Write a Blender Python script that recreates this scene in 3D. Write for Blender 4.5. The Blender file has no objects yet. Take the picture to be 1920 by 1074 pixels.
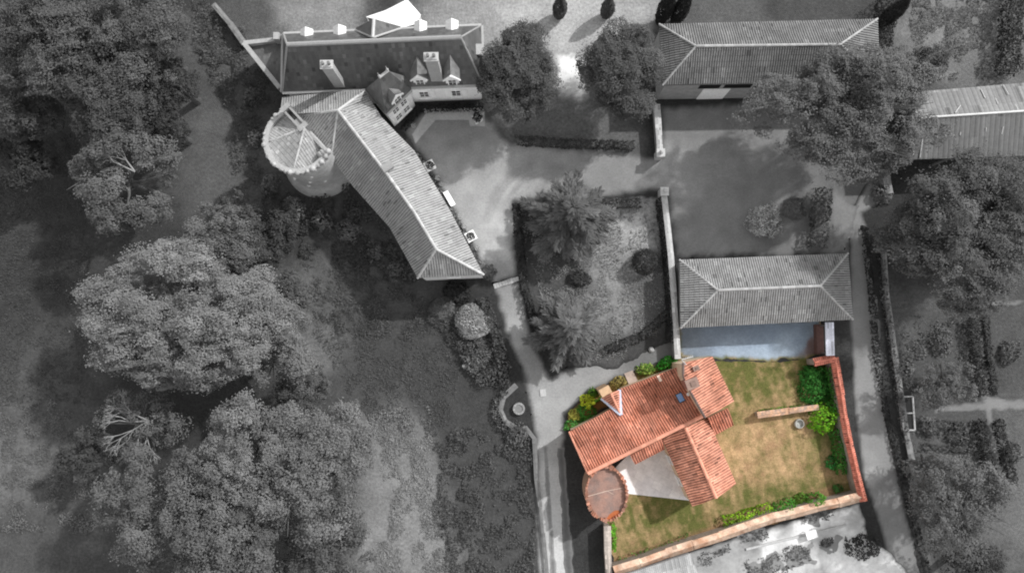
import bpy, bmesh, math, random
import numpy as np
from math import sin, cos, pi, radians, atan2, sqrt, hypot

# ------------------------------------------------------------------ camera, world, sun, exposure
F, CZ, NADIR = 1500.0, 83.0, 640.0
TH = math.atan((NADIR - 537.0) / F)
S = bpy.context.scene
COL = S.collection
cam_d = bpy.data.cameras.new('camera'); cam = bpy.data.objects.new('camera', cam_d); COL.objects.link(cam)
cam_d.sensor_width = 36.0; cam_d.lens = 36.0 * F / 1920.0
cam_d.clip_start = 1.0; cam_d.clip_end = 3000.0
cam.location = (0, 0, CZ); cam.rotation_euler = (TH, 0, 0)
S.camera = cam

SUN_EL, SUN_AZ = radians(41), radians(54)          # azimuth clockwise from +Y
w = bpy.data.worlds.new('World'); S.world = w; w.use_nodes = True
nt = w.node_tree
sky = nt.nodes.new('ShaderNodeTexSky'); sky.sky_type = 'NISHITA'; sky.sun_disc = False
sky.sun_elevation = SUN_EL; sky.sun_rotation = SUN_AZ
hs = nt.nodes.new('ShaderNodeHueSaturation'); hs.inputs['Saturation'].default_value = 0.0
nt.links.new(sky.outputs[0], hs.inputs['Color'])
bg = nt.nodes['Background']; bg.inputs['Strength'].default_value = 0.15
nt.links.new(hs.outputs[0], bg.inputs['Color'])
sd = bpy.data.lights.new('sun', 'SUN'); so = bpy.data.objects.new('sun', sd); COL.objects.link(so)
sd.energy = 2.15; sd.angle = radians(1.5); sd.color = (1, 0.995, 0.985)
so.rotation_euler = (pi / 2 - SUN_EL, 0, pi - SUN_AZ); so.location = (60, 40, 60)
S.view_settings.view_transform = 'Standard'; S.view_settings.look = 'None'
S.cycles.filter_width = 2.0
S.view_settings.exposure = 0.6; S.view_settings.gamma = 1.0

rng = np.random.default_rng(7)
random.seed(7)
CT, ST = cos(TH), sin(TH)

def at(px, py, z=0.0):
    """point of the place at height z that the photo shows at pixel (px, py)"""
    x = (px - 960.0) / F; y = (537.0 - py) / F
    yy = y * CT + ST; zz = y * ST - CT
    t = (CZ - z) / -zz
    return (x * t, yy * t, z)

def at2(px, py, z=0.0):
    p = at(px, py, z); return (p[0], p[1])

def to_px(X, Y):
    """ground plan (arrays) -> photo pixel, to look a ground colour up"""
    Zc = -CZ
    yc = Y * CT + Zc * ST; zc = -Y * ST + Zc * CT
    return 960 + F * X / -zc, 537 - F * yc / -zc

def lin(c):
    c = np.asarray(c, float) / 255.0
    return np.where(c <= 0.04045, c / 12.92, ((c + 0.055) / 1.055) ** 2.4)

def rgb(c):
    if isinstance(c, (int, float)): c = (c, c, c)
    l = lin(c); return (float(l[0]), float(l[1]), float(l[2]))

# ------------------------------------------------------------------ noise in plan (numpy)
LAT = rng.random((256, 256))
def vnoise(x, y):
    xi = np.floor(x).astype(int); yi = np.floor(y).astype(int)
    fx = x - xi; fy = y - yi
    fx = fx * fx * (3 - 2 * fx); fy = fy * fy * (3 - 2 * fy)
    a = LAT[xi % 256, yi % 256]; b = LAT[(xi + 1) % 256, yi % 256]
    c = LAT[xi % 256, (yi + 1) % 256]; d = LAT[(xi + 1) % 256, (yi + 1) % 256]
    return (a * (1 - fx) + b * fx) * (1 - fy) + (c * (1 - fx) + d * fx) * fy
def fbm(x, y, s, o=4):
    r = 0; a = 0.5; f = 1 / s; t = 0
    for k in range(o):
        r = r + a * vnoise(x * f + 17.3 * k + 100, y * f + 9.1 * k + 100); t += a; a *= 0.55; f *= 2.1
    return r / t

# ------------------------------------------------------------------ materials
MATS = {}
def nodes_of(name):
    m = bpy.data.materials.new(name); m.use_nodes = True
    n = m.node_tree.nodes; l = m.node_tree.links
    return m, n, l, n['Principled BSDF']

def math_node(n, l, op, a, b):
    k = n.new('ShaderNodeMath'); k.operation = op
    for i, v in enumerate((a, b)):
        if hasattr(v, 'links'): l.new(v, k.inputs[i])
        else: k.inputs[i].default_value = v
    return k.outputs[0]

def noise_node(n, l, vec, scale, detail=4, rough=0.6):
    k = n.new('ShaderNodeTexNoise'); k.inputs['Scale'].default_value = scale
    k.inputs['Detail'].default_value = detail; k.inputs['Roughness'].default_value = rough
    l.new(vec, k.inputs['Vector']); return k.outputs['Fac']

def mat(name, col, rough=0.85, var=0.3, scale=2.0, bump=0.25, bscale=None, spec=0.2, metal=0.0, col2=None, attr='tone', fine=0.25, stretch=None):
    """colour x per-face tone x two scales of wear"""
    if name in MATS: return MATS[name]
    m, n, l, p = nodes_of(name)
    geo = n.new('ShaderNodeNewGeometry').outputs['Position']
    if stretch:
        mpn = n.new('ShaderNodeMapping'); mpn.inputs['Scale'].default_value = stretch; l.new(geo, mpn.inputs['Vector']); gb = mpn.outputs[0]
    else: gb = geo
    big = noise_node(n, l, gb, scale, 5); fin = noise_node(n, l, geo, scale * 7, 3)
    at_ = n.new('ShaderNodeAttribute'); at_.attribute_name = attr
    mul = math_node(n, l, 'ADD', math_node(n, l, 'MULTIPLY', math_node(n, l, 'SUBTRACT', big, 0.5), var * 2.4), 1.0)
    mul2 = math_node(n, l, 'ADD', math_node(n, l, 'MULTIPLY', math_node(n, l, 'SUBTRACT', fin, 0.5), fine * 2.4), 1.0)
    mul = math_node(n, l, 'MULTIPLY', mul, mul2)
    mul = math_node(n, l, 'MAXIMUM', math_node(n, l, 'MULTIPLY', mul, at_.outputs['Fac']), 0.02)
    base = n.new('ShaderNodeMix'); base.data_type = 'RGBA'; base.blend_type = 'MIX'
    c1 = rgb(col); c2 = rgb(col2) if col2 is not None else c1
    base.inputs['A'].default_value = (*c1, 1); base.inputs['B'].default_value = (*c2, 1)
    ramp = n.new('ShaderNodeMapRange'); ramp.inputs['From Min'].default_value = 0.42; ramp.inputs['From Max'].default_value = 0.62
    l.new(noise_node(n, l, geo, scale * 0.6, 6, 0.65), ramp.inputs['Value'])
    l.new(ramp.outputs[0], base.inputs['Factor'])
    vm = n.new('ShaderNodeVectorMath'); vm.operation = 'SCALE'
    l.new(base.outputs['Result'], vm.inputs[0]); l.new(mul, vm.inputs['Scale'])
    l.new(vm.outputs[0], p.inputs['Base Color'])
    p.inputs['Roughness'].default_value = rough; p.inputs['Specular IOR Level'].default_value = spec
    p.inputs['Metallic'].default_value = metal
    if bump:
        b = n.new('ShaderNodeBump'); b.inputs['Strength'].default_value = bump; b.inputs['Distance'].default_value = 0.05
        l.new(noise_node(n, l, geo, bscale or scale * 5, 4), b.inputs['Height']); l.new(b.outputs[0], p.inputs['Normal'])
    MATS[name] = m; return m

def ground_mat(name, s1=0.5, s2=4.0, c1=0.25, c2=0.35, bump=0.4, bscale=6.0, rough=0.95):
    """colour of each spot of ground comes from the mesh ('col'), grain from noise"""
    if name in MATS: return MATS[name]
    m, n, l, p = nodes_of(name)
    geo = n.new('ShaderNodeNewGeometry').outputs['Position']
    a = n.new('ShaderNodeAttribute'); a.attribute_name = 'col'
    f1 = noise_node(n, l, geo, s1, 6, 0.65); f2 = noise_node(n, l, geo, s2, 5, 0.7)
    m1 = math_node(n, l, 'ADD', math_node(n, l, 'MULTIPLY', math_node(n, l, 'SUBTRACT', f1, 0.5), c1 * 3), 1.0)
    m2 = math_node(n, l, 'ADD', math_node(n, l, 'MULTIPLY', math_node(n, l, 'SUBTRACT', f2, 0.5), c2 * 3), 1.0)
    mm = math_node(n, l, 'MAXIMUM', math_node(n, l, 'MULTIPLY', m1, m2), 0.05)
    vm = n.new('ShaderNodeVectorMath'); vm.operation = 'SCALE'
    l.new(a.outputs['Color'], vm.inputs[0]); l.new(mm, vm.inputs['Scale']); l.new(vm.outputs[0], p.inputs['Base Color'])
    p.inputs['Roughness'].default_value = rough; p.inputs['Specular IOR Level'].default_value = 0.1
    if bump:
        b = n.new('ShaderNodeBump'); b.inputs['Strength'].default_value = bump; b.inputs['Distance'].default_value = 0.12
        l.new(noise_node(n, l, geo, bscale, 5, 0.7), b.inputs['Height']); l.new(b.outputs[0], p.inputs['Normal'])
    MATS[name] = m; return m

def leaf_mat(name, col, col2=None):
    if name in MATS: return MATS[name]
    m, n, l, p = nodes_of(name)
    a = n.new('ShaderNodeAttribute'); a.attribute_name = 'tone'
    hue = n.new('ShaderNodeAttribute'); hue.attribute_name = 'hue'
    mx = n.new('ShaderNodeMix'); mx.data_type = 'RGBA'
    mx.inputs['A'].default_value = (*rgb(col), 1); mx.inputs['B'].default_value = (*rgb(col2 or col), 1)
    l.new(hue.outputs['Fac'], mx.inputs['Factor'])
    vm = n.new('ShaderNodeVectorMath'); vm.operation = 'SCALE'
    l.new(mx.outputs['Result'], vm.inputs[0]); l.new(a.outputs['Fac'], vm.inputs['Scale'])
    l.new(vm.outputs[0], p.inputs['Base Color'])
    p.inputs['Roughness'].default_value = 0.7; p.inputs['Specular IOR Level'].default_value = 0.15
    tr = n.new('ShaderNodeBsdfTranslucent'); l.new(vm.outputs[0], tr.inputs['Color'])
    ms = n.new('ShaderNodeMixShader'); ms.inputs[0].default_value = 0.22
    l.new(p.outputs[0], ms.inputs[1]); l.new(tr.outputs[0], ms.inputs[2])
    l.new(ms.outputs[0], n['Material Output'].inputs['Surface'])
    MATS[name] = m; return m

def glass_mat():
    if 'glass' in MATS: return MATS['glass']
    m, n, l, p = nodes_of('glass')
    p.inputs['Base Color'].default_value = (0.02, 0.02, 0.02, 1); p.inputs['Roughness'].default_value = 0.08
    MATS['glass'] = m; return m

# ------------------------------------------------------------------ objects
ORG = {}
def tag(o, label=None, cat=None, group=None, kind=None):
    if label: o['label'] = label
    if cat: o['category'] = cat
    if group: o['group'] = group
    if kind: o['kind'] = kind
    return o

def empty(name, loc, label, cat, group=None):
    o = bpy.data.objects.new(name, None); COL.objects.link(o); o.location = loc
    o.empty_display_size = 0.5
    ORG[o.name] = np.array(loc, float); return tag(o, label, cat, group)

def add_mesh(name, verts, faces, material, parent=None, origin=None, attrs=None, colattr=None, smooth=False):
    org = ORG[parent.name] if parent is not None else (np.array(origin, float) if origin is not None else np.zeros(3))
    V = np.asarray(verts, float).reshape(-1, 3) - org
    me = bpy.data.meshes.new(name)
    if isinstance(faces, np.ndarray):
        nf, k = faces.shape
        me.vertices.add(len(V)); me.vertices.foreach_set('co', V.ravel())
        me.loops.add(nf * k); me.loops.foreach_set('vertex_index', faces.ravel().astype(np.int32))
        me.polygons.add(nf); me.polygons.foreach_set('loop_start', np.arange(0, nf * k, k, dtype=np.int32))
        me.update(calc_edges=True)
    else:
        me.from_pydata(V.tolist(), [], faces)
    for k, (dom, arr) in (attrs or {}).items():
        a = me.attributes.new(k, 'FLOAT', dom); a.data.foreach_set('value', np.asarray(arr, np.float32))
    if colattr is not None:
        a = me.attributes.new('col', 'FLOAT_COLOR', 'POINT')
        c = np.ones((len(V), 4), np.float32); c[:, :3] = colattr
        a.data.foreach_set('color', c.ravel())
    if smooth: me.polygons.foreach_set('use_smooth', np.ones(len(me.polygons), bool))
    me.materials.append(material)
    o = bpy.data.objects.new(name, me); COL.objects.link(o)
    if parent is not None: o.parent = parent
    else: o.location = org
    ORG[o.name] = org
    return o

class MB:
    def __init__(s): s.v = []; s.f = []; s.t = []
    def add(s, verts, faces, tone=1.0):
        b = len(s.v); s.v.extend([tuple(map(float, p)) for p in verts])
        for i, f in enumerate(faces):
            s.f.append([b + k for k in f]); s.t.append(tone[i] if hasattr(tone, '__len__') else tone)
        return s
    def prism(s, poly, z0, z1, tone=1.0, top=True, taper=0.0):
        n = len(poly); z1s = z1 if hasattr(z1, '__len__') else [z1] * n
        if sum(poly[i][0] * poly[(i + 1) % n][1] - poly[(i + 1) % n][0] * poly[i][1] for i in range(n)) < 0:
            poly = poly[::-1]; z1s = list(z1s)[::-1]
        cx = sum(p[0] for p in poly) / n; cy = sum(p[1] for p in poly) / n
        lo = [(p[0], p[1], z0) for p in poly]
        hi = [(cx + (p[0] - cx) * (1 - taper), cy + (p[1] - cy) * (1 - taper), z) for p, z in zip(poly, z1s)]
        fs = [[i, (i + 1) % n, n + (i + 1) % n, n + i] for i in range(n)]
        if top: fs.append([n + i for i in range(n)])
        fs.append([n - 1 - i for i in range(n)])
        return s.add(lo + hi, fs, tone)
    def box(s, c, size, rz=0.0, tone=1.0):
        hx, hy, hz = size[0] / 2, size[1] / 2, size[2] / 2
        P = [(-hx, -hy), (hx, -hy), (hx, hy), (-hx, hy)]
        P = [(c[0] + x * cos(rz) - y * sin(rz), c[1] + x * sin(rz) + y * cos(rz)) for x, y in P]
        return s.prism(P, c[2] - hz, c[2] + hz, tone)
    def bar(s, a, b, wid, z0, z1, tone=1.0):
        """wall-like bar between two plan points"""
        d = hypot(b[0] - a[0], b[1] - a[1]); nx, ny = -(b[1] - a[1]) / d * wid / 2, (b[0] - a[0]) / d * wid / 2
        return s.prism([(a[0] + nx, a[1] + ny), (a[0] - nx, a[1] - ny), (b[0] - nx, b[1] - ny), (b[0] + nx, b[1] + ny)], z0, z1, tone)
    def tube(s, a, b, r0, r1=None, n=7, tone=1.0):
        r1 = r0 if r1 is None else r1
        a = np.array(a, float); b = np.array(b, float); d = b - a; L = np.linalg.norm(d); d /= L
        u = np.cross(d, (0, 0, 1)) if abs(d[2]) < 0.95 else np.cross(d, (1, 0, 0)); u /= np.linalg.norm(u); v = np.cross(d, u)
        A = [a + (u * cos(2 * pi * k / n) + v * sin(2 * pi * k / n)) * r0 for k in range(n)]
        B = [b + (u * cos(2 * pi * k / n) + v * sin(2 * pi * k / n)) * r1 for k in range(n)]
        fs = [[k, (k + 1) % n, n + (k + 1) % n, n + k] for k in range(n)]
        fs += [[n - 1 - k for k in range(n)], [n + k for k in range(n)]]
        return s.add(A + B, fs, tone)
    def lathe(s, c, prof, n=24, sx=1.0, sy=1.0, rot=0.0, tone=1.0):
        V = []; fs = []
        for r, z in prof:
            for k in range(n):
                a = 2 * pi * k / n; x, y = r * sx * cos(a), r * sy * sin(a)
                V.append((c[0] + x * cos(rot) - y * sin(rot), c[1] + x * sin(rot) + y * cos(rot), c[2] + z))
        for j in range(len(prof) - 1):
            for k in range(n):
                fs.append([j * n + k, j * n + (k + 1) % n, (j + 1) * n + (k + 1) % n, (j + 1) * n + k])
        fs.append([(len(prof) - 1) * n + k for k in range(n)])
        return s.add(V, fs, tone)
    def poly(s, pts, thick=0.12, tone=1.0):
        """a 3-D polygon given its thickness downwards"""
        n = len(pts)
        A = sum(pts[i][0] * pts[(i + 1) % n][1] - pts[(i + 1) % n][0] * pts[i][1] for i in range(n))
        if A < 0: pts = pts[::-1]
        lo = [(p[0], p[1], p[2] - thick) for p in pts]
        fs = [[n + i for i in range(n)], [n - 1 - i for i in range(n)]] + [[i, (i + 1) % n, n + (i + 1) % n, n + i] for i in range(n)]
        return s.add(lo + list(pts), fs, tone)
    def ridge(s, a, b, r=0.16, seg=0.4, tone=1.0):
        a = np.array(a, float); b = np.array(b, float); L = np.linalg.norm(b - a); k = max(1, int(L / seg))
        for i in range(k):
            p = a + (b - a) * i / k; q = a + (b - a) * (i + 1.04) / k
            s.tube(p + (0, 0, 0.03), q + (0, 0, 0.03), r * 0.92, r, 8, tone * random.uniform(0.8, 1.15))
        return s
    def build(s, name, material, parent=None, origin=None, smooth=False):
        return add_mesh(name, s.v, s.f, material, parent, origin, {'tone': ('FACE', s.t)}, smooth=smooth)

def roof_face(mb, pts, roww=0.26, course=0.42, amp=0.11, step=0.03, tone=1.0, var=0.2, down=None, slab=0.16, chan=0.6):
    """one slope of real half-round tiles (amp > 0) or slates (amp = 0) cut to a convex outline"""
    P = np.array(pts, float)
    A = np.c_[P[:, :2], np.ones(len(P))]
    (a, b, c), *_ = np.linalg.lstsq(A, P[:, 2], rcond=None)
    if down is None:
        g = np.array([-a, -b]); down = g / np.linalg.norm(g)
    else: down = np.array(down, float) / np.linalg.norm(down)
    u = np.array([-down[1], down[0]])
    UV = np.c_[P[:, :2] @ u, P[:, :2] @ down]
    ar = sum(UV[i, 0] * UV[(i + 1) % len(UV), 1] - UV[(i + 1) % len(UV), 0] * UV[i, 1] for i in range(len(UV)))
    if ar < 0: UV = UV[::-1]
    ns = 6 if amp > 0 else 1
    i0 = int(math.floor(UV[:, 0].min() / roww)); i1 = int(math.ceil(UV[:, 0].max() / roww))
    j0 = int(math.floor(UV[:, 1].min() / course)); j1 = int(math.ceil(UV[:, 1].max() / course))
    us = [(i + k / ns) * roww for i in range(i0, i1) for k in range(ns)] + [i1 * roww]
    vs = []
    for j in range(j0, j1): vs += [j * course, (j + 0.93) * course]
    vs.append(j1 * course)
    bm = bmesh.new(); lay = bm.faces.layers.float.new('tone')
    A1 = lambda t: np.array([t])
    sag = (lambda x, y: (fbm(A1(x), A1(y), 2.4, 2)[0] - 0.5) * 0.16, lambda x, y: (vnoise(A1(x * 0.7 + 300), A1(y * 0.7 + 300))[0] - 0.5) * 0.12)
    G = [[bm.verts.new((x, y, 0)) for y in vs] for x in us]
    ii, jj = np.meshgrid(np.arange(i1 - i0 + 1), np.arange(j1 - j0 + 1), indexing='ij')
    wx = ((i0 + ii) * roww) * u[0] + ((j0 + jj) * course) * down[0]; wy = ((i0 + ii) * roww) * u[1] + ((j0 + jj) * course) * down[1]
    patch = 1 + (fbm(wx + 400, wy + 400, 1.8, 4) - 0.5) * var * 3.2
    old = rng.random((i1 - i0 + 1, j1 - j0 + 1)); rowt = rng.random(i1 - i0 + 1)
    for i in range(len(us) - 1):
        for j in range(len(vs) - 1):
            f = bm.faces.new((G[i][j], G[i + 1][j], G[i + 1][j + 1], G[i][j + 1]))
            r = old[i // ns, j // 2]
            t = 1 + var * (r - 0.5) * 1.6 + var * 0.35 * (rowt[i // ns] - 0.5)
            if r > 0.965: t += 0.25
            elif r < 0.03: t -= 0.28
            if amp > 0.06 and (i % ns) in (2, 3): t *= chan
            f[lay] = tone * max(0.2, t) * patch[i // ns, j // 2]
    n = len(UV)
    for k in range(n):
        p, q = UV[k], UV[(k + 1) % n]
        d = q - p
        if np.linalg.norm(d) < 1e-6: continue
        bmesh.ops.bisect_plane(bm, geom=bm.verts[:] + bm.edges[:] + bm.faces[:], plane_co=(p[0], p[1], 0),
                               plane_no=(d[1], -d[0], 0), clear_outer=True)
    bm.verts.index_update()
    V = []
    for v in bm.verts:
        U_, V_ = v.co.x, v.co.y
        x = U_ * u[0] + V_ * down[0]; y = U_ * u[1] + V_ * down[1]
        h = amp * sqrt(abs(cos(pi * (U_ / roww)))) if amp > 0 else 0
        if amp > 0.04:
            h += float(sag[0](x, y)); sh = float(sag[1](x, y)); x += u[0] * sh; y += u[1] * sh
        fr = (V_ / course + 1e-5) % 1.0
        V.append((x, y, a * x + b * y + c + h + step * fr))
    mb.add(V, [[v.index for v in f.verts] for f in bm.faces], [f[lay] for f in bm.faces])
    bm.free()
    if slab:
        mb.poly([(x, y, a * x + b * y + c - 0.02) for x, y in P[:, :2]], slab, tone * 0.8)

def inset(poly, d):
    cx = sum(p[0] for p in poly) / len(poly); cy = sum(p[1] for p in poly) / len(poly)
    out = []
    for x, y in poly:
        r = hypot(x - cx, y - cy); k = max(0.2, 1 - d / r); out.append((cx + (x - cx) * k, cy + (y - cy) * k))
    return out

# ------------------------------------------------------------------ ground sheets
def sdist(poly, X, Y):
    """signed distance, positive inside"""
    d = np.full(X.shape, 1e9); ins = np.zeros(X.shape, bool); n = len(poly)
    for i in range(n):
        x0, y0 = poly[i]; x1, y1 = poly[(i + 1) % n]
        ex, ey = x1 - x0, y1 - y0; L = ex * ex + ey * ey + 1e-12
        t = np.clip(((X - x0) * ex + (Y - y0) * ey) / L, 0, 1)
        d = np.minimum(d, np.hypot(X - x0 - t * ex, Y - y0 - t * ey))
        c = ((y0 > Y) != (y1 > Y)) & (X < ex * (Y - y0) / (ey if abs(ey) > 1e-12 else 1e-12) + x0)
        ins ^= c
    return np.where(ins, d, -d)

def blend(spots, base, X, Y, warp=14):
    """tone of the ground, spot by spot: (px, py, reach, colour)"""
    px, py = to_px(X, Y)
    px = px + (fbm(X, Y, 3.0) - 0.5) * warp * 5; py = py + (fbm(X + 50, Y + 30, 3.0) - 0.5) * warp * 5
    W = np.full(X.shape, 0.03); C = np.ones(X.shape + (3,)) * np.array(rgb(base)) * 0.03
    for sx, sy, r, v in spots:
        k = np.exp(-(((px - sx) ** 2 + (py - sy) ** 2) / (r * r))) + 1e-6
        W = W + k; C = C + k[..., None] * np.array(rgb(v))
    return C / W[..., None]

GROUND = [(40, 300, 90, 70), (60, 520, 100, 66), (50, 700, 70, 80), (50, 800, 60, 92), (25, 880, 60, 112), (110, 950, 70, 80),  # ground tones, with shade beside the wing and turret put into the colour
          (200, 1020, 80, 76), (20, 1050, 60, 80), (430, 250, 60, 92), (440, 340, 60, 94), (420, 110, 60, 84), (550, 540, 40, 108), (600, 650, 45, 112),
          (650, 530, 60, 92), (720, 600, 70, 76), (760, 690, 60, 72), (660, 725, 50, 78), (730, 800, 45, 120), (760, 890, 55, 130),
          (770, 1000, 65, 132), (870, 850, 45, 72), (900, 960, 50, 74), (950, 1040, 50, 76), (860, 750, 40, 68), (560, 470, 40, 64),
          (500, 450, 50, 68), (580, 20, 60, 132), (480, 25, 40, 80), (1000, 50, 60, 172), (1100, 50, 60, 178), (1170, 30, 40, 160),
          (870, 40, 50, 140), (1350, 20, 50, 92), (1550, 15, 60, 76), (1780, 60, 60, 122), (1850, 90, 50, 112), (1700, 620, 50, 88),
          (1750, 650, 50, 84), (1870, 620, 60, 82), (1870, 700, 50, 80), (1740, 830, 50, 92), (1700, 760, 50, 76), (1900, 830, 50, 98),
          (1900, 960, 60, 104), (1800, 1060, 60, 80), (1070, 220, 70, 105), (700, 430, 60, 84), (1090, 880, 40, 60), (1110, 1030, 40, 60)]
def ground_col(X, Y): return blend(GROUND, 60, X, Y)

def grid_mesh(xs, ys):
    X, Y = np.meshgrid(xs, ys, indexing='ij'); n, m = X.shape
    I = np.arange(n * m).reshape(n, m)
    Fq = np.stack([I[:-1, :-1], I[1:, :-1], I[1:, 1:], I[:-1, 1:]], -1).reshape(-1, 4)
    return X.ravel(), Y.ravel(), Fq

def build_ground():
    xs = np.arange(-66, 66.01, 0.3); ys = np.arange(-32, 48.01, 0.3)
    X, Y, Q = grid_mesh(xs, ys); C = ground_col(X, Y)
    V = np.c_[X, Y, np.zeros(len(X))]
    # the sheet goes on to the horizon
    x0, x1, y0, y1 = xs[0], xs[-1], ys[0], ys[-1]; R = 1500
    E = np.array([(-R, -R, 0), (R, -R, 0), (R, R, 0), (-R, R, 0), (x0, y0, 0), (x1, y0, 0), (x1, y1, 0), (x0, y1, 0)], float)
    b = len(V); V = np.r_[V, E]; C = np.r_[C, np.tile(np.array(rgb(64)), (8, 1))]
    ring = np.array([(0, 1, 5, 4), (1, 2, 6, 5), (2, 3, 7, 6), (3, 0, 4, 7)]) + b
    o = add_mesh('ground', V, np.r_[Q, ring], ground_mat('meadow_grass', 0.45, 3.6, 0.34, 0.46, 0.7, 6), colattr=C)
    tag(o, kind='structure')

def sheet(name, poly_px, z, material, spots, base, res=0.25, fade=0.9, ragged=0.8, under=None, colfn=None, kind='structure'):
    poly = [at2(*p) for p in poly_px]
    xs = [p[0] for p in poly]; ys = [p[1] for p in poly]
    X, Y, Q = grid_mesh(np.arange(min(xs) - 0.5, max(xs) + 0.5, res), np.arange(min(ys) - 0.5, max(ys) + 0.5, res))
    d = sdist(poly, X, Y) + (fbm(X, Y, 0.9, 3) - 0.5) * ragged
    nx_ = len(np.arange(min(xs) - 0.5, max(xs) + 0.5, res)); dg = d.reshape(nx_, -1)
    gx, gy = np.gradient(dg, res); gx = gx.ravel(); gy = gy.ravel(); gg = np.maximum(gx * gx + gy * gy, 0.3)
    keep = (d[Q] > 0).any(1); Q = Q[keep]
    X0, Y0 = X, Y; mv = np.where(d < 0, d, 0); lim = np.clip(-mv / gg, 0, res * 1.5)
    X = X + gx * lim; Y = Y + gy * lim
    C = colfn(X, Y) if colfn else blend(spots, base, X, Y)
    if fade:
        G = (under or ground_col)(X, Y); k = np.clip(d / fade, 0, 1); k = (k * k * (3 - 2 * k))[:, None]
        C = G * (1 - k) + C * k
    used = np.unique(Q); mp = np.full(len(X), -1); mp[used] = np.arange(len(used))
    o = add_mesh(name, np.c_[X, Y, np.full(len(X), z)][used], mp[Q], material, colattr=C[used])
    return tag(o, kind=kind)

# ------------------------------------------------------------------ foliage
def leaf_quads(P, N, size, tone, hue, narrow=0.7):
    n = len(P); R = rng.normal(size=(n, 3)); T = np.cross(N, R); T /= np.linalg.norm(T, axis=1)[:, None] + 1e-9
    B = np.cross(N, T); s = size[:, None] * 0.5
    bend = N * s * 0.25
    V = np.stack([P + T * s * 1.25, P + B * s * narrow + bend, P - T * s * 1.25, P - B * s * narrow + bend], 1).reshape(-1, 3)
    Q = np.arange(n * 4).reshape(n, 4)
    return V, Q, tone, hue

def rand_dirs(n):
    d = rng.normal(size=(n, 3)); return d / np.linalg.norm(d, axis=1)[:, None]

def crown_points(R, Rz, lobes, lobe_r, dens, leaf, spread=0.35, core=True, sub=(0.28, 0.5)):
    """leaf places of a crown made of uneven clumps; centre at the origin"""
    k = np.arange(lobes) + 0.5
    ph = np.arccos(1 - 1.35 * k / lobes); th = pi * (1 + 5 ** 0.5) * k + rng.random() * 6
    D = np.c_[np.cos(th) * np.sin(ph), np.sin(th) * np.sin(ph), np.cos(ph)]
    D += rng.normal(size=D.shape) * spread * 0.5; D /= np.linalg.norm(D, axis=1)[:, None]
    # a lumpy outline: the reach changes with the bearing
    az = np.arctan2(D[:, 1], D[:, 0]); a0 = rng.random(3) * 6
    reach = 1 + 0.10 * np.sin(2 * az + a0[0]) + 0.09 * np.sin(3 * az + a0[1]) + 0.07 * np.sin(5 * az + a0[2])
    rr = lobe_r * rng.uniform(0.5, 1.5, lobes)
    cen = D * np.array([R, R, Rz]) * (reach * rng.uniform(0.72, 1.0, lobes))[:, None] * (1 - lobe_r / R * 0.75)
    if core:
        m = max(3, lobes // 3); cc = rand_dirs(m) * np.array([R, R, Rz]) * rng.uniform(0.15, 0.5, m)[:, None]
        cen = np.r_[cen, cc]; rr = np.r_[rr, np.full(m, lobe_r * 1.2)]; D = np.r_[D, np.tile((0, 0, 1.0), (m, 1))]
    Ps, Ns, Ts = [], [], []
    for c, r, d0 in zip(cen, rr, D):
        lt = rng.uniform(0.82, 1.18)
        m = int(rng.integers(9, 15)); sdir = rand_dirs(m) + d0 * 0.5 + np.array([0, 0, 0.35]); sdir /= np.linalg.norm(sdir, axis=1)[:, None]
        sc = c + sdir * (r * rng.uniform(0.5, 0.85, m))[:, None] * np.array([1, 1, 0.85]); sr = r * rng.uniform(sub[0], sub[1], m)
        for q0, r0, e0 in zip(sc, sr, sdir):
            n = max(8, int(dens * r0 * r0 * 2.2 / (leaf * leaf) * rng.choice((0.35, 0.9, 1.1, 1.2))))
            d = rand_dirs(n) + e0 * 0.4 + np.array([0, 0, 0.45]); d /= np.linalg.norm(d, axis=1)[:, None]
            q = q0 + d * (r0 * rng.uniform(0.6, 1.08, n))[:, None]
            st = rng.random(n) < 0.1; q = q + st[:, None] * rng.normal(size=(n, 3)) * r0 * 0.36
            q = q + np.c_[np.sin(q @ (2.1, 1.3, 0.7) + 1), np.sin(q @ (-1.1, 2.3, 0.9) + 2), np.sin(q @ (1.7, -1.2, 1.9))] * np.sin(q @ (0.9, 1.1, 2.3))[:, None] * r0 * 0.34
            nn = d * 0.75 + np.array([0.18, 0.13, 0.5]) * 0.9 + rng.normal(size=(n, 3)) * 0.25; nn /= np.linalg.norm(nn, axis=1)[:, None]
            Ps.append(q); Ns.append(nn); Ts.append(np.full(n, lt * rng.uniform(0.86, 1.14)) * rng.uniform(0.92, 1.08, n))
    return np.concatenate(Ps), np.concatenate(Ns), np.concatenate(Ts)

def leaves_mesh(name, P, N, T, leaf, material, parent=None, origin=None, hue=None, narrow=0.7):
    n = len(P); V, Q, t, h = leaf_quads(P, N, leaf * rng.uniform(0.6, 1.4, n), T, hue if hue is not None else rng.random(n), narrow)
    return add_mesh(name, V, Q, material, parent, origin, {'tone': ('FACE', t), 'hue': ('FACE', h)})

BARK = lambda: mat('bark', 92, 0.95, 0.35, 3, 0.6)
BARE = lambda: mat('bleached_bark', 150, 0.9, 0.2, 3, 0.4)

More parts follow.
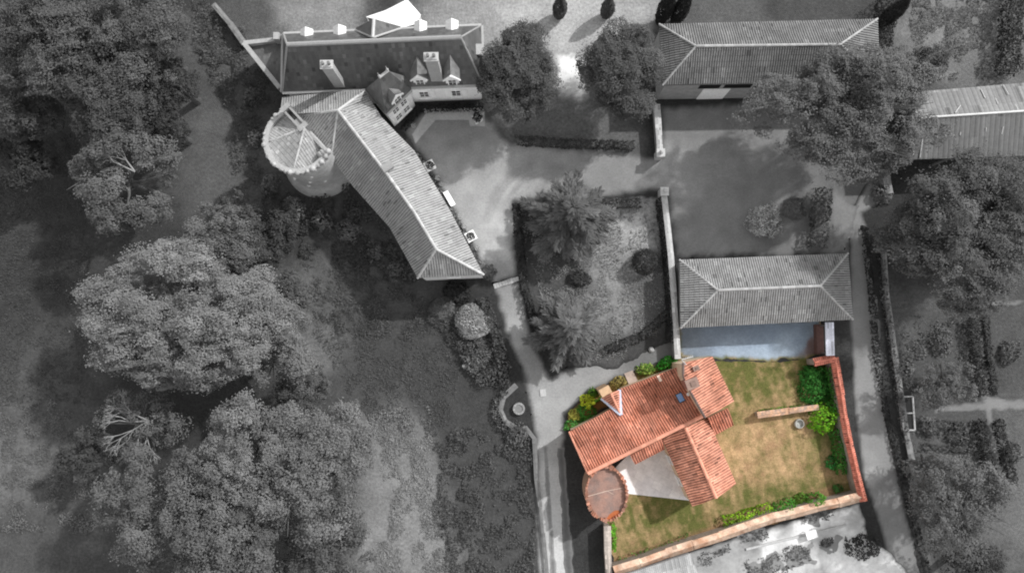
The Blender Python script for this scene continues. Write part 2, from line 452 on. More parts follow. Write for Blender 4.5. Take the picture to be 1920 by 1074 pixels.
def limbs_mb(mb, base, top, R, n, r0, rise=0.5, forks=2):
    base = np.array(base, float); top = np.array(top, float)
    for k in range(n):
        a = 2 * pi * (k + random.uniform(-0.3, 0.3)) / n; s = base + (top - base) * random.uniform(0.45, 0.85)
        e = s + np.array([cos(a) * R * random.uniform(0.5, 0.8), sin(a) * R * random.uniform(0.5, 0.8), R * rise * random.uniform(0.4, 1.0)])
        m = (s + e) / 2 + np.array([0, 0, -0.1 * R]) * random.uniform(-0.5, 1)
        mb.tube(s, m, r0 * 0.5, r0 * 0.34, 6); mb.tube(m, e, r0 * 0.34, r0 * 0.14, 6)
        for j in range(forks):
            aa = a + random.uniform(-0.8, 0.8); q = m + (e - m) * random.uniform(0.2, 0.8)
            mb.tube(q, q + np.array([cos(aa), sin(aa), 0.4]) * R * random.uniform(0.2, 0.4), r0 * 0.2, r0 * 0.06, 5)

def tree(name, label, px, py, zc, rpx, lv, rz=0.75, lobes=26, lobe=0.34, leaf=0.36, dens=5.5, group=None, cat='tree', lv2=None,
         spread=0.5, trunk=0.35, bare=0, squash=(1, 1), core=True, sub=(0.28, 0.5)):
    R = rpx / F * (CZ - zc); c = np.array(at(px, py, zc))
    t = empty(name, (c[0], c[1], 0), label, cat, group)
    P, N, T = crown_points(R, R * rz, lobes, R * lobe, dens, leaf, spread, core, sub)
    P = P * np.array([squash[0], squash[1], 1]) + c; P[:, 2] = np.maximum(P[:, 2], 0.3)
    leaves_mesh('crown', P, N, T, leaf, leaf_mat('leaf_%s_%s' % (lv, lv2 or lv), lv, lv2), t)
    mb = MB(); top = (c[0], c[1], zc + R * rz * 0.35)
    mb.tube((c[0], c[1], -0.2), (c[0], c[1], zc * 0.5), trunk * 1.25, trunk * 0.9, 9)
    mb.tube((c[0], c[1], zc * 0.5), top, trunk * 0.9, trunk * 0.35, 9)
    limbs_mb(mb, (c[0], c[1], zc * 0.35), top, R, 6, trunk)
    mb.build('trunk', BARK(), t)
    if bare:
        for k in range(bare[0]):
            b = MB(); a = bare[1] + k * 0.5
            s = np.array([c[0] + R * 0.3, c[1] + R * 0.1, zc + R * rz * 0.5])
            twig(b, s, a, R * bare[2], 0.085, 4)
            b.build('dead_branch', BARE(), t)
    return t

def twig(mb, s, a, L, r, depth, rise=0.12):
    e = s + np.array([cos(a), sin(a), rise]) * L * 0.5
    mb.tube(s, e, r, r * 0.66, 5)
    if depth > 0:
        for k in range(random.choice((2, 3))):
            twig(mb, e, a + random.uniform(-0.75, 0.75), L * random.uniform(0.6, 0.8), r * 0.62, depth - 1, rise + random.uniform(-0.1, 0.12))

def conifer(name, label, px, py, zt, rpx, lv, layers=9, nb=13, leaf=0.34, group=None, cat='tree', lv2=None):
    """spreading conifer: whorls of flat feathery boughs; (px, py) is its middle at half height"""
    zc = zt * 0.5; R = rpx / F * (CZ - zc); c = np.array(at(px, py, zc))
    t = empty(name, (c[0], c[1], 0), label, cat, group)
    Ps, Ns, Ts, Tv = [], [], [], []; mb = MB()
    mb.tube((c[0], c[1], -0.2), (c[0], c[1], zt * 0.98), 0.34, 0.05, 8)
    for k in range(layers):
        h = (k + 0.4) / layers; z = 1.2 + (zt - 1.4) * h; L0 = R * (1 - h) ** 0.75 * (0.95 if h > 0.08 else 0.8)
        m = max(5, int(nb * (1 - 0.5 * h))); o = rng.random() * 6
        for j in range(m):
            a = o + 2 * pi * (j + rng.uniform(-0.35, 0.35)) / m; L = L0 * rng.uniform(0.6, 1.15)
            d = np.array([cos(a), sin(a), 0]); sd_ = np.array([-sin(a), cos(a), 0])
            droop = rng.uniform(-0.05, 0.22)
            e = np.array([c[0], c[1], z]) + d * L * 0.92 + np.array([0, 0, -droop * L])
            mb.tube((c[0], c[1], z), e, 0.07, 0.02, 5)
            n = int(40 + 330 * L / R); s = rng.random(n) ** 0.7
            wv = (0.12 * L + 0.1) * np.sin(np.clip(s, 0.05, 1) * pi * 0.9) * rng.uniform(-1, 1, n)
            q = np.array([c[0], c[1], z]) + d * (L * s)[:, None] + sd_ * wv[:, None]; q[:, 2] += -droop * L * s + rng.normal(size=n) * 0.07
            nn = np.array([0.1, 0.08, 1.0]) + rng.normal(size=(n, 3)) * 0.3; nn /= np.linalg.norm(nn, axis=1)[:, None]
            tv = d + sd_ * (np.sign(wv) * rng.uniform(0.3, 0.9, n))[:, None] + np.array([0, 0, -droop]); tv /= np.linalg.norm(tv, axis=1)[:, None]
            Ps.append(q); Ns.append(nn); Tv.append(tv); Ts.append(np.full(n, rng.uniform(0.75, 1.25)) * (0.6 + 0.6 * s) * rng.uniform(0.85, 1.15, n))
    P, N, T, Ts = np.concatenate(Ps), np.concatenate(Ns), np.concatenate(Tv), np.concatenate(Ts)
    B = np.cross(N, T); B /= np.linalg.norm(B, axis=1)[:, None]; n = len(P); sz = (leaf * rng.uniform(0.7, 1.4, n))[:, None]
    V = np.stack([P + T * sz, P + B * sz * 0.16, P - T * sz * 0.4, P - B * sz * 0.16], 1).reshape(-1, 3)
    add_mesh('crown', V, np.arange(n * 4).reshape(n, 4), leaf_mat('leaf_%s_%s' % (lv, lv2 or lv), lv, lv2), t, None, {'tone': ('FACE', Ts), 'hue': ('FACE', rng.random(n))})
    mb.build('trunk', BARK(), t)
    return t

def bush_points(rx, ry, h, leaf, dens, lumps=7):
    """leaves over a low rounded plant standing on the ground at the origin"""
    n = int(dens * 2 * pi * rx * ry / (leaf * leaf)); d = rand_dirs(n); d[:, 2] = np.abs(d[:, 2])
    k = 0.78 + 0.5 * (vnoise(d[:, 0] * lumps / 3 + rng.random() * 90 + 9, d[:, 1] * lumps / 3 + d[:, 2] * 2 + rng.random() * 90 + 9) - 0.35)
    k *= rng.uniform(0.78, 1.04, n)
    P = d * np.array([rx, ry, h]) * k[:, None]
    N = d * 0.7 + np.array([0, 0, 0.3]) + rng.normal(size=(n, 3)) * 0.42; N /= np.linalg.norm(N, axis=1)[:, None]
    T = (0.65 + 0.7 * vnoise(P[:, 0] * 2.5 + 60, P[:, 1] * 2.5 + 60)) * rng.uniform(0.78, 1.22, n)
    return P, N, T

def shrub(name, label, px, py, rpx, h, lv, lv2=None, group=None, cat='shrub', leaf=0.2, dens=2.2, ry=None, rot=0.0, lumps=7, narrow=0.7):
    z = h * 0.6; rx = rpx / F * (CZ - z); ry = (ry or rpx) / F * (CZ - z); c = at(px, py, z)
    P, N, T = bush_points(rx, ry, h, leaf, dens, lumps)
    R = np.array([[cos(rot), -sin(rot), 0], [sin(rot), cos(rot), 0], [0, 0, 1]])
    P = P @ R.T + np.array([c[0], c[1], 0.02]); N = N @ R.T
    o = leaves_mesh(name, P, N, T, leaf, leaf_mat('leaf_%s_%s' % (lv, lv2 or lv), lv, lv2), None, (c[0], c[1], 0), narrow=narrow)
    return tag(o, label, cat, group)

def hedge(name, label, pts_px, wid, h, lv, lv2=None, group=None, cat='hedge', leaf=0.2, dens=2.0):
    pts = [np.array(at2(x, y, h * 0.8)) for x, y in pts_px]; Ps, Ns = [], []
    for a, b in zip(pts[:-1], pts[1:]):
        L = np.linalg.norm(b - a); d = (b - a) / L; s = np.array([-d[1], d[0]])
        n = int(dens * L * (wid + 2 * h) / (leaf * leaf)); u = rng.uniform(-0.15, L + 0.15, n)
        q = rng.uniform(-1, 1, n) * (wid / 2 + h); top = np.abs(q) < wid / 2
        sd_ = np.where(top, q, np.sign(q) * wid / 2); z = np.where(top, h, h - (np.abs(q) - wid / 2))
        lump = (fbm(u + a[0] * 3, z + sd_ + a[1] * 3, 0.8) - 0.5)
        wv = sd_ * (1 + lump * 0.7) + rng.normal(size=n) * 0.05; z = z * (1 + lump * 0.35) + rng.normal(size=n) * 0.05
        P = np.c_[a[0] + d[0] * u + s[0] * wv, a[1] + d[1] * u + s[1] * wv, np.maximum(z, 0.03)]
        N = np.c_[s[0] * np.where(top, 0, np.sign(q)), s[1] * np.where(top, 0, np.sign(q)), top * 1.0 + 0.2] + rng.normal(size=(n, 3)) * 0.42
        Ps.append(P); Ns.append(N / np.linalg.norm(N, axis=1)[:, None])
    P = np.concatenate(Ps); N = np.concatenate(Ns)
    T = (0.6 + 0.8 * vnoise(P[:, 0] * 1.6 + 200, P[:, 1] * 1.6 + 200)) * rng.uniform(0.75, 1.25, len(P))
    m = np.mean(P, 0)
    o = leaves_mesh(name, P, N, T, leaf, leaf_mat('leaf_%s_%s' % (lv, lv2 or lv), lv, lv2), None, (m[0], m[1], 0))
    return tag(o, label, cat, group)

def ground_cover(name, poly_px, h, lv, n_per_m2, leaf=0.2, lv2=None, clump=1.2, thr=0.4, vary=0.45):
    poly = [at2(*p) for p in poly_px]; xs = [p[0] for p in poly]; ys = [p[1] for p in poly]
    n = int((max(xs) - min(xs)) * (max(ys) - min(ys)) * n_per_m2)
    X = rng.uniform(min(xs), max(xs), n); Y = rng.uniform(min(ys), max(ys), n)
    f = fbm(X, Y, clump, 3); k = (sdist(poly, X, Y) + (fbm(X, Y, 2.2) - 0.5) * 2.5 > 0) & (f > thr)
    X, Y, f = X[k], Y[k], f[k]
    P = np.c_[X, Y, 0.03 + h * np.clip((f - thr) / (0.75 - thr), 0, 1.2) * rng.uniform(0.6, 1.1, len(X))]
    N = np.array([0, 0, 0.9]) + rng.normal(size=(len(X), 3)) * 0.5; N /= np.linalg.norm(N, axis=1)[:, None]
    o = leaves_mesh(name, P, N, (1 - vary / 2 + vary * vnoise(X * 1.3 + 90, Y * 1.3 + 90)) * rng.uniform(0.88, 1.12, len(X)), leaf,
                    leaf_mat('leaf_%s_%s' % (lv, lv2 or lv), lv, lv2))
    return tag(o, kind='stuff')

# ================================================================== THE SETTING
build_ground()
GRAVEL = ground_mat('gravel', 0.4, 5.0, 0.24, 0.26, 0.35, 12)
EARTH = ground_mat('packed_earth', 0.4, 4.0, 0.2, 0.2, 0.3, 9)
ASPHALT = ground_mat('asphalt', 0.35, 5.0, 0.2, 0.18, 0.2, 14)
COURT_SPOTS = [(890, 330, 60, 154), (930, 420, 50, 162), (1000, 310, 60, 150), (1150, 340, 50, 136), (1280, 320, 40, 150), (1330, 430, 70, 132),
               (1420, 260, 70, 132), (1470, 460, 60, 120), (1290, 240, 50, 130), (850, 260, 50, 132), (1600, 340, 60, 112), (1230, 300, 30, 140)]
def court_col(X, Y):
    C = blend(COURT_SPOTS, 132, X, Y); px, py = to_px(X, Y)
    r = np.hypot((px - 1045) * 0.95, (py - 420)); a = np.arctan2(py - 420, px - 1045)
    k = np.exp(-((r - 105) / 42.0) ** 2) * (px < 1060)
    t = fbm(r / 9.0 + 40, a * 1.2 + 40, 1.0, 3) - 0.5
    return C * (1 + 0.65 * k * t + 0.1 * k + 0.35 * (fbm(X, Y, 1.6, 4) - 0.5))[:, None]
sheet('courtyard', [(752, 245), (790, 205), (905, 205), (960, 262), (1190, 285), (1232, 292), (1236, 195), (1380, 190), (1500, 196), (1670, 300), (1660, 365), (1600, 400),
      (1600, 482), (1262, 486), (1246, 362), (1120, 372), (968, 382), (974, 522), (928, 538), (904, 512), (842, 392), (778, 280)], 0.004, GRAVEL, COURT_SPOTS, 132, colfn=court_col)
sheet('driveway', [(922, 530), (974, 522), (1000, 632), (1034, 706), (1060, 690), (1180, 652), (1272, 615), (1272, 682), (1180, 705), (1110, 735), (1062, 780), (1060, 830), (1078, 1085),
      (1010, 1085), (1000, 880), (1000, 815), (978, 700), (945, 620)], 0.004, GRAVEL,
      [(950, 560, 40, 140), (965, 600, 30, 178), (990, 690, 40, 146), (1030, 770, 50, 160), (1120, 710, 40, 152), (1220, 665, 40, 112), (1032, 950, 60, 184), (1045, 1060, 40, 190)], 150, fade=0.7, ragged=0.5)
wheel = sheet('driveway_rut', [(1018, 835), (1026, 835), (1043, 1085), (1033, 1085)], 0.008, GRAVEL, [], 104, fade=0.35, ragged=0.3, res=0.15, under=lambda X, Y: blend([], 148, X, Y))
sheet('driveway_verge', [(1046, 840), (1058, 838), (1075, 1085), (1060, 1085)], 0.008, EARTH, [], 96, fade=0.35, ragged=0.4, res=0.15, under=lambda X, Y: blend([], 120, X, Y))
sheet('road', [(1632, 330), (1660, 380), (1618, 400), (1652, 480), (1655, 660), (1668, 800), (1700, 960), (1738, 1085), (1672, 1085), (1640, 960), (1618, 900), (1600, 760), (1592, 600), (1592, 470), (1590, 400)],
      0.010, ASPHALT, [(1620, 420, 40, 138), (1625, 600, 50, 138), (1630, 760, 60, 140), (1628, 905, 16, 165), (1614, 850, 14, 150), (1655, 960, 30, 140), (1700, 1060, 40, 132)], 136, fade=0.5, ragged=0.3)
sheet('road_apron', [(1560, 340), (1592, 380), (1612, 384), (1585, 470), (1566, 470), (1556, 400)], 0.014, EARTH, [], 134, fade=0.5, ragged=0.6, under=court_col)
sheet('roadside_verge', [(1614, 420), (1650, 440), (1668, 600), (1690, 760), (1722, 900), (1762, 1085), (1728, 1085), (1694, 940), (1660, 790), (1650, 600)], 0.014, ground_mat('meadow_grass'),
      [(1640, 560, 60, 62), (1690, 860, 60, 70), (1740, 1050, 40, 104)], 64, fade=0.6)
sheet('garden_grass', [(970, 390), (1120, 374), (1240, 365), (1258, 560), (1262, 640), (1150, 690), (1030, 690), (1000, 620), (978, 520)], 0.008, ground_mat('meadow_grass'),
      [(1180, 425, 45, 162), (1150, 480, 40, 138), (1040, 500, 50, 82), (1150, 590, 40, 138), (1215, 580, 40, 92), (1230, 640, 40, 66), (1120, 660, 40, 86), (1000, 450, 30, 62), (1240, 480, 14, 70), (1060, 620, 40, 70), (1210, 420, 20, 160)], 80, fade=0.5)
sheet('path', [(1040, 100), (1098, 100), (1102, 150), (1108, 188), (1040, 188)], 0.006, GRAVEL, [(1070, 130, 40, 240), (1060, 180, 22, 140)], 236, fade=0.9, ragged=1.4)
sheet('white_yard', [(1210, 1085), (1290, 1034), (1400, 1000), (1612, 940), (1632, 1010), (1665, 1030), (1720, 1090)], 0.012, ground_mat('worn_shaded_paving', 0.5, 2.2, 0.3, 0.25, 0.2, 8),
      [(1550, 975, 24, 236), (1500, 990, 22, 236), (1590, 965, 22, 180), (1440, 1012, 18, 226), (1600, 1065, 40, 240), (1380, 1050, 30, 165), (1330, 1040, 30, 150), (1400, 1000, 20, 120), (1470, 985, 18, 140), (1540, 948, 16, 135), (1505, 1012, 14, 226), (1500, 1060, 30, 190), (1680, 1075, 40, 235), (1425, 985, 14, 130), (1560, 1030, 20, 170)], 214, fade=0.35, ragged=0.5)  # grey spots put blotches of tree shade into the worn paving
sheet('manor_pavement', [(800, 209), (908, 209), (911, 238), (880, 238), (879, 226), (817, 226), (779, 270), (772, 252)], 0.010, mat('x', 1) if False else GRAVEL, [], 176, fade=0.1, ragged=0.08, res=0.12,
      under=lambda X, Y: blend([], 130, X, Y))
for bed in ([(1466, 1034), (1520, 1020), (1528, 1052), (1478, 1062)], [(1396, 1062), (1454, 1036), (1476, 1064), (1430, 1085), (1395, 1085)], [(1540, 1014), (1572, 1008), (1570, 1030), (1546, 1036)], [(1378, 1000), (1432, 982), (1440, 996), (1392, 1014)], [(1500, 962), (1560, 944), (1562, 962), (1520, 982)]):
    sheet('shade_blotch_bed', bed, 0.018, EARTH, [], 140, fade=0, ragged=1.6, res=0.15)  # dark beds added to stand for shade blotches on the yard
# paths between the kitchen-garden beds on the right
for poly in ([(1812, 566), (1925, 560), (1925, 572), (1812, 578)],):
    sheet('garden_path', poly, 0.006, EARTH, [], 122, fade=0.3, ragged=0.5)
sheet('garden_path', [(1824, 596), (1838, 594), (1858, 745), (1925, 748), (1925, 768), (1862, 770), (1892, 925), (1876, 930), (1846, 772), (1752, 776), (1752, 760), (1842, 752)], 0.006, EARTH, [], 128, fade=0.3, ragged=0.6)

# ---- the plot in colour
def lawn_col(X, Y):
    px, py = to_px(X, Y)
    a = fbm(X, Y, 2.6, 4); b = fbm(X + 40, Y + 11, 0.45, 4); c = fbm(X - 20, Y + 70, 1.1, 3)
    dry = blend([(1345, 800, 30, 130), (1440, 830, 55, 225), (1420, 700, 45, 30), (1380, 690, 35, 10), (1500, 700, 40, 15), (1370, 740, 18, 170), (1460, 745, 30, 60), (1500, 760, 30, 60),
                 (1545, 830, 25, 20), (1540, 880, 25, 120), (1480, 905, 35, 50), (1440, 925, 25, 30), (1390, 945, 25, 70), (1240, 950, 40, 4), (1200, 945, 20, 80),
                 (1195, 1005, 30, 120), (1270, 1000, 30, 50), (1180, 930, 20, 30), (1330, 955, 18, 170), (1190, 1042, 16, 190), (1350, 870, 18, 150), (1400, 800, 25, 190), (1480, 860, 30, 160), (1395, 880, 25, 190)], 60, X, Y)[:, 0]
    u_, v_ = X * 0.95 + Y * 0.3, Y * 0.95 - X * 0.3; stk = fbm(u_ * 2.4 + 15, v_ * 0.55 + 31, 1.0, 4)
    dry = np.clip(np.sqrt(dry) + (a - 0.5) * 0.7 + (b - 0.5) * 0.95 + (stk - 0.5) * 1.0 - 0.02, 0, 1)[:, None]
    g = np.array(rgb((98, 100, 56))); t = np.array(rgb((186, 155, 118))); br = np.array(rgb((152, 120, 92)))
    k = np.clip((c - 0.45) * 4, 0, 1)[:, None]
    col = g * (1 - dry) + (t * (1 - k * 0.6) + br * k * 0.6) * dry
    bed = np.clip(1 - sdist([at2(*p) for p in [(1150, 1050), (1330, 993), (1360, 975), (1560, 915), (1590, 930), (1600, 940), (1155, 1075)]], X, Y) / -0.5, 0, 1)[:, None] * 0.75
    col = col * (1 - bed) + br * 0.8 * bed
    return col
sheet('lawn', [(1272, 668), (1350, 676), (1440, 680), (1530, 672), (1560, 690), (1576, 750), (1590, 830), (1606, 905), (1612, 935), (1152, 1066), (1142, 985), (1130, 930), (1180, 860), (1160, 780), (1262, 700)],
      0.016, ground_mat('dry_lawn', 1.2, 5.0, 0.2, 0.5, 0.7, 7), [], 0, res=0.14, fade=0, ragged=0.35, colfn=lawn_col)
sheet('gravel_yard', [(1272, 600), (1540, 596), (1540, 664), (1500, 672), (1450, 676), (1400, 672), (1350, 676), (1275, 672)], 0.020, ground_mat('blue_gravel', 0.6, 4, 0.22, 0.24, 0.3, 10),
      [(1400, 640, 60, (134, 148, 166)), (1450, 665, 30, (178, 192, 206)), (1400, 670, 30, (176, 190, 204)), (1300, 650, 30, (128, 138, 150)), (1530, 650, 12, (120, 100, 96))], (150, 164, 178), res=0.15, fade=0.5, ragged=0.7, under=lawn_col)
sheet('flower_bed', [(1060, 800), (1062, 775), (1090, 745), (1140, 722), (1200, 690), (1272, 666), (1276, 692), (1130, 770), (1072, 812)], 0.016, EARTH, [(1090, 750, 40, (150, 108, 66)), (1200, 700, 40, (96, 84, 50))], (128, 92, 56), res=0.14,
      fade=0.5, ragged=0.5)
# terrace and doorstep: laid stone
def paved(name, poly_px, z, c1, c2, size=(0.6, 0.45), rot=0.0):
    m, n, l, p = nodes_of(name + '_stone')
    geo = n.new('ShaderNodeNewGeometry').outputs['Position']
    mp = n.new('ShaderNodeMapping'); mp.inputs['Rotation'].default_value[2] = rot; l.new(geo, mp.inputs['Vector'])
    bk = n.new('ShaderNodeTexBrick'); l.new(mp.outputs[0], bk.inputs['Vector'])
    bk.inputs['Scale'].default_value = 1.0; bk.inputs['Brick Width'].default_value = size[0]; bk.inputs['Row Height'].default_value = size[1]
    bk.inputs['Mortar Size'].default_value = 0.015; bk.inputs['Color1'].default_value = (*rgb(c1), 1); bk.inputs['Color2'].default_value = (*rgb(c2), 1)
    bk.inputs['Mortar'].default_value = (*[v * 0.78 for v in rgb(c1)], 1)
    f = noise_node(n, l, geo, 1.1, 6, 0.7)
    vm = n.new('ShaderNodeVectorMath'); vm.operation = 'SCALE'; l.new(bk.outputs['Color'], vm.inputs[0])
    l.new(math_node(n, l, 'ADD', math_node(n, l, 'MULTIPLY', f, 1.0), 0.5), vm.inputs['Scale']); l.new(vm.outputs[0], p.inputs['Base Color'])
    p.inputs['Roughness'].default_value = 0.8
    b = MB(); b.prism([at2(*q) for q in poly_px], 0.0, z)
    o = b.build(name, m); return tag(o, kind='structure')
paved('terrace', [(1150, 880), (1180, 850), (1242, 820), (1260, 850), (1296, 938), (1178, 925)], 0.06, (240, 238, 238), (226, 224, 226), (1.0, 0.8), rot=radians(28))
paved('doorstep', [(1170, 700), (1186, 694), (1200, 722), (1184, 732)], 0.10, (190, 172, 160), (170, 152, 142), (0.45, 0.3), rot=radians(25))

# ================================================================== BUILDINGS
SLATE = mat('slate', 88, 0.55, 0.3, 1.6, 0.1, 8, 0.4, stretch=(1, 0.14, 0.14))
ZINC = mat('pale_zinc', 182, 0.5, 0.1, 1.0, 0.05, spec=0.4)
PLASTER = mat('pale_plaster', 236, 0.9, 0.14, 0.8, 0.15)
STONE = mat('rubble_stone', 150, 0.95, 0.35, 1.6, 0.6, 4)
TILE_GREY = mat('grey_tiles', 158, 0.85, 0.16, 0.9, 0.1)
TILE_DULL2 = mat('lichened_tiles', 166, 0.85, 0.2, 0.9, 0.1)
TILE_DULL = mat('dull_grey_tiles', 124, 0.85, 0.32, 0.6, 0.1)
TILE_MID = mat('weathered_grey_tiles', 150, 0.85, 0.3, 0.7, 0.1)
TILE_RED = mat('terracotta_tiles', (206, 146, 124), 0.8, 0.22, 0.8, 0.1, col2=(184, 124, 102))
TILE_OLD = mat('old_terracotta_tiles', (202, 136, 114), 0.8, 0.24, 0.8, 0.1, col2=(176, 110, 88))
CREAM = mat('cream_render', (214, 190, 164), 0.9, 0.2, 1.2, 0.3)
WHITE = mat('white_paint', 245, 0.6, 0.05, 1.0, 0.0)
DARK = mat('dark_opening', 24, 0.8, 0.1, 1.0, 0.0)
BRICK = mat('brick_rim', (182, 124, 102), 0.9, 0.35, 3, 0.4, col2=(168, 132, 116))
IRON = mat('iron', 60, 0.5, 0.1, 2, 0.0, spec=0.4)
WOOD = mat('grey_wood', 110, 0.9, 0.2, 2, 0.2)
LEAD = mat('lead_flashing', (196, 204, 222), 0.45, 0.08, 1.5, 0.05, spec=0.4)

def window(parent, p, out, wd, ht, part='window', shutters=False):
    """frame proud of the wall, its pane a sub-part; p is the middle of the opening on the wall, out the way it faces"""
    rz = atan2(out[1], out[0]) + pi / 2; o = np.array([out[0], out[1], 0.0]); o /= np.linalg.norm(o); s = np.array([-o[1], o[0], 0]); p = np.array(p, float)
    b = MB(); t = 0.09
    for k in (-1, 1):
        b.box(p + s * k * (wd / 2) + o * 0.05, (t, 0.14, ht + t), rz); b.box(p + np.array([0, 0, k * ht / 2]) + o * 0.05, (wd - t, 0.14, t), rz)
    b.box(p + o * 0.045, (0.05, 0.06, ht - t), rz); b.box(p + o * 0.042, (wd - t, 0.05, 0.05), rz)
    b.box(p + np.array([0, 0, -ht / 2 - 0.1]) + o * 0.1, (wd + 0.3, 0.24, 0.1), rz)
    f = b.build(part, WHITE, parent)
    g = MB(); g.box(p + o * 0.015, (wd - t, 0.03, ht - t), rz); g.build('pane', glass_mat(), f)
    return f

# ---- manor house
ZE, ZR = 5.3, 9.8
man = empty('manor_house', at(715, 118, 0), 'slate roofed manor house with tall chimneys and dormers, north of the gravel courtyard', 'manor house')
SW, SE, NE, NW = at(529, 172, ZE), at(906, 158, ZE), at(902, 48, ZE), at(531, 64, ZE)
RW, RE = at(538, 84, ZR), at(864, 70, ZR)
foot = inset([p[:2] for p in (SW, SE, NE, NW)], 0.35)
b = MB(); b.prism(foot, 0, ZE - 0.15)
TA, TB, TC = at(771, 168, 5.6), at(724, 214, 5.6), at(684, 168, 5.6)
b.prism(inset([TA[:2], TB[:2], TC[:2], at2(700, 140, 5.6), at2(765, 140, 5.6)], 0.3), 0, 5.45)
wall = b.build('wall', PLASTER, man)
b = MB(); sl = dict(roww=0.32, course=0.26, amp=0, step=0.018, var=0.22)
roof_face(b, [RW, RE, SE, SW], **sl); roof_face(b, [RE, RW, NW, NE], **sl); roof_face(b, [RE, NE, SE], **sl); roof_face(b, [RW, SW, NW], **sl)
roof = b.build('roof', SLATE, man)
b = MB()
b.tube(RW, RE, 0.24, n=8); b.tube(RE, SE, 0.09, n=6); b.tube(RE, NE, 0.09, n=6); b.tube(RW, SW, 0.11, n=6); b.tube(RW, NW, 0.11, n=6)
b.build('ridge', mat('lead_ridge', 150, 0.6, 0.1, 1, 0.05), man)
b = MB()
for p, q in ((SW, SE), (SE, NE), (NE, NW), (NW, SW)): b.bar(p, q, 0.42, ZE - 0.28, ZE - 0.04)
b.build('gutter', ZINC, man)
# cross gable towards the garden
b = MB(); G0 = at(699, 71, ZR); G1 = at(701, 36, ZR - 0.3); GW = at(667, 57, ZE); GE = at(753, 53, ZE)
GW2 = at(668, 52, ZE + 0.1); GE2 = at(751, 50, ZE + 0.1)
roof_face(b, [G0, G1, GW2, GW], **sl); roof_face(b, [G1, G0, GE, GE2], **{**sl, 'tone': 1.25})  # east slope toned lighter, its sunlight put into the slate colour
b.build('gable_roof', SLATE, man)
b = MB(); b.prism(inset([GW[:2], GE[:2], at2(745, 47, ZE), at2(672, 48, ZE)], 0.3), 0, ZE - 0.1)
b.add([GW2, GE2, (G1[0], G1[1] + 0.02, G1[2])], [[0, 1, 2]]); b.tube(G0, G1, 0.16, n=8); b.tube(G0, GE, 0.1, n=6); b.tube(G0, GW, 0.1, n=6)
b.build('gable_wall', ZINC, man)
# corner pavilion roof in the angle
b = MB(); P0 = at(712, 145, 9.2); P1 = at(727, 133, 9.2)
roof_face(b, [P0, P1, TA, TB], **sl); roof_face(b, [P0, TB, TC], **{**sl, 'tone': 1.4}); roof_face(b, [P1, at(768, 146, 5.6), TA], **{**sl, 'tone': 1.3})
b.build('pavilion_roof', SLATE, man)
b = MB(); b.tube(P0, P1, 0.14, n=8); b.build('pavilion_ridge', ZINC, man)
for q in (P0, P1):
    b = MB(); b.lathe((q[0], q[1], q[2] - 0.1), [(0.13, 0), (0.07, 0.35), (0.14, 0.5), (0.05, 0.7), (0.03, 1.3), (0.0, 1.35)], 8); b.build('finial', ZINC, man)
b = MB(); b.bar(TA, TB, 0.3, 5.3, 5.55); b.build('pavilion_gutter', ZINC, man)
# chimneys
for (bx, by, hh, ww, tn) in ((637, 160, 11.1, 1.0, 1.0), (820, 150, 11.6, 1.15, 1.0)):
    c = at(bx, by, 5.6); b = MB(); b.box((c[0], c[1] + 0.1, (4.5 + hh) / 2), (ww, 0.62, hh - 4.5), 0.02)
    ch = b.build('chimney', mat('chimney_stone', 158, 0.9, 0.25, 2.0, 0.4), man)
    b = MB(); b.box((c[0], c[1] + 0.1, hh + 0.09), (ww + 0.2, 0.82, 0.18), 0.02); b.box((c[0], c[1] + 0.1, hh + 0.24), (ww - 0.1, 0.55, 0.12), 0.02); b.build('chimney_cap', ZINC, ch)
    for k in (-1, 1):
        b = MB(); b.lathe((c[0] + k * 0.28, c[1] + 0.1, hh + 0.3), [(0.14, 0), (0.12, 0.4), (0.15, 0.42), (0.1, 0.44)], 10); b.build('chimney_pot', mat('clay_pot', 120), ch)
# dormers over the courtyard
S_out = np.array([SW[1] - SE[1], SE[0] - SW[0]]); S_out = -S_out / np.linalg.norm(S_out)
if S_out[1] > 0: S_out = -S_out
def wall_dormer(c, out, wd=1.3, z0=4.3, z1=7.0, zt=8.2, depth=1.7):
    o = np.array([out[0], out[1]]); s = np.array([-o[1], o[0]]); c = np.array(c[:2])
    b = MB(); f = c + o * 0.06; k = c - o * depth
    q = [f - s * wd / 2, f + s * wd / 2, k + s * wd / 2, k - s * wd / 2]
    b.prism([tuple(p) for p in q], z0, z1)
    b.add([(*q[0], z1), (*q[1], z1), (*((q[0] + q[1]) / 2), zt)], [[0, 1, 2]])
    d = b.build('dormer', PLASTER, man)
    r = MB(); e = 0.16; f2 = f + o * 0.14
    for sg in (-1, 1):
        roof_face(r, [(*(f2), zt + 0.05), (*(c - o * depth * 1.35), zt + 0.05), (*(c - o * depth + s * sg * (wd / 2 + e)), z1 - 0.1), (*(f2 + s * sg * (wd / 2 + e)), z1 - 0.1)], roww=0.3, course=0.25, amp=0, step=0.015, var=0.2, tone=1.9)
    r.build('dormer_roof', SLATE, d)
    v = MB(); f3 = f + o * 0.2
    for sg in (-1, 1): v.tube((*f3, zt + 0.08), (*(f3 + s * sg * (wd / 2 + e)), z1 - 0.08), 0.1, n=5)
    v.build('verge_board', WHITE, d)
    window(d, (*(f), (z0 + z1) / 2 + 0.3), out, 0.8, 1.6)
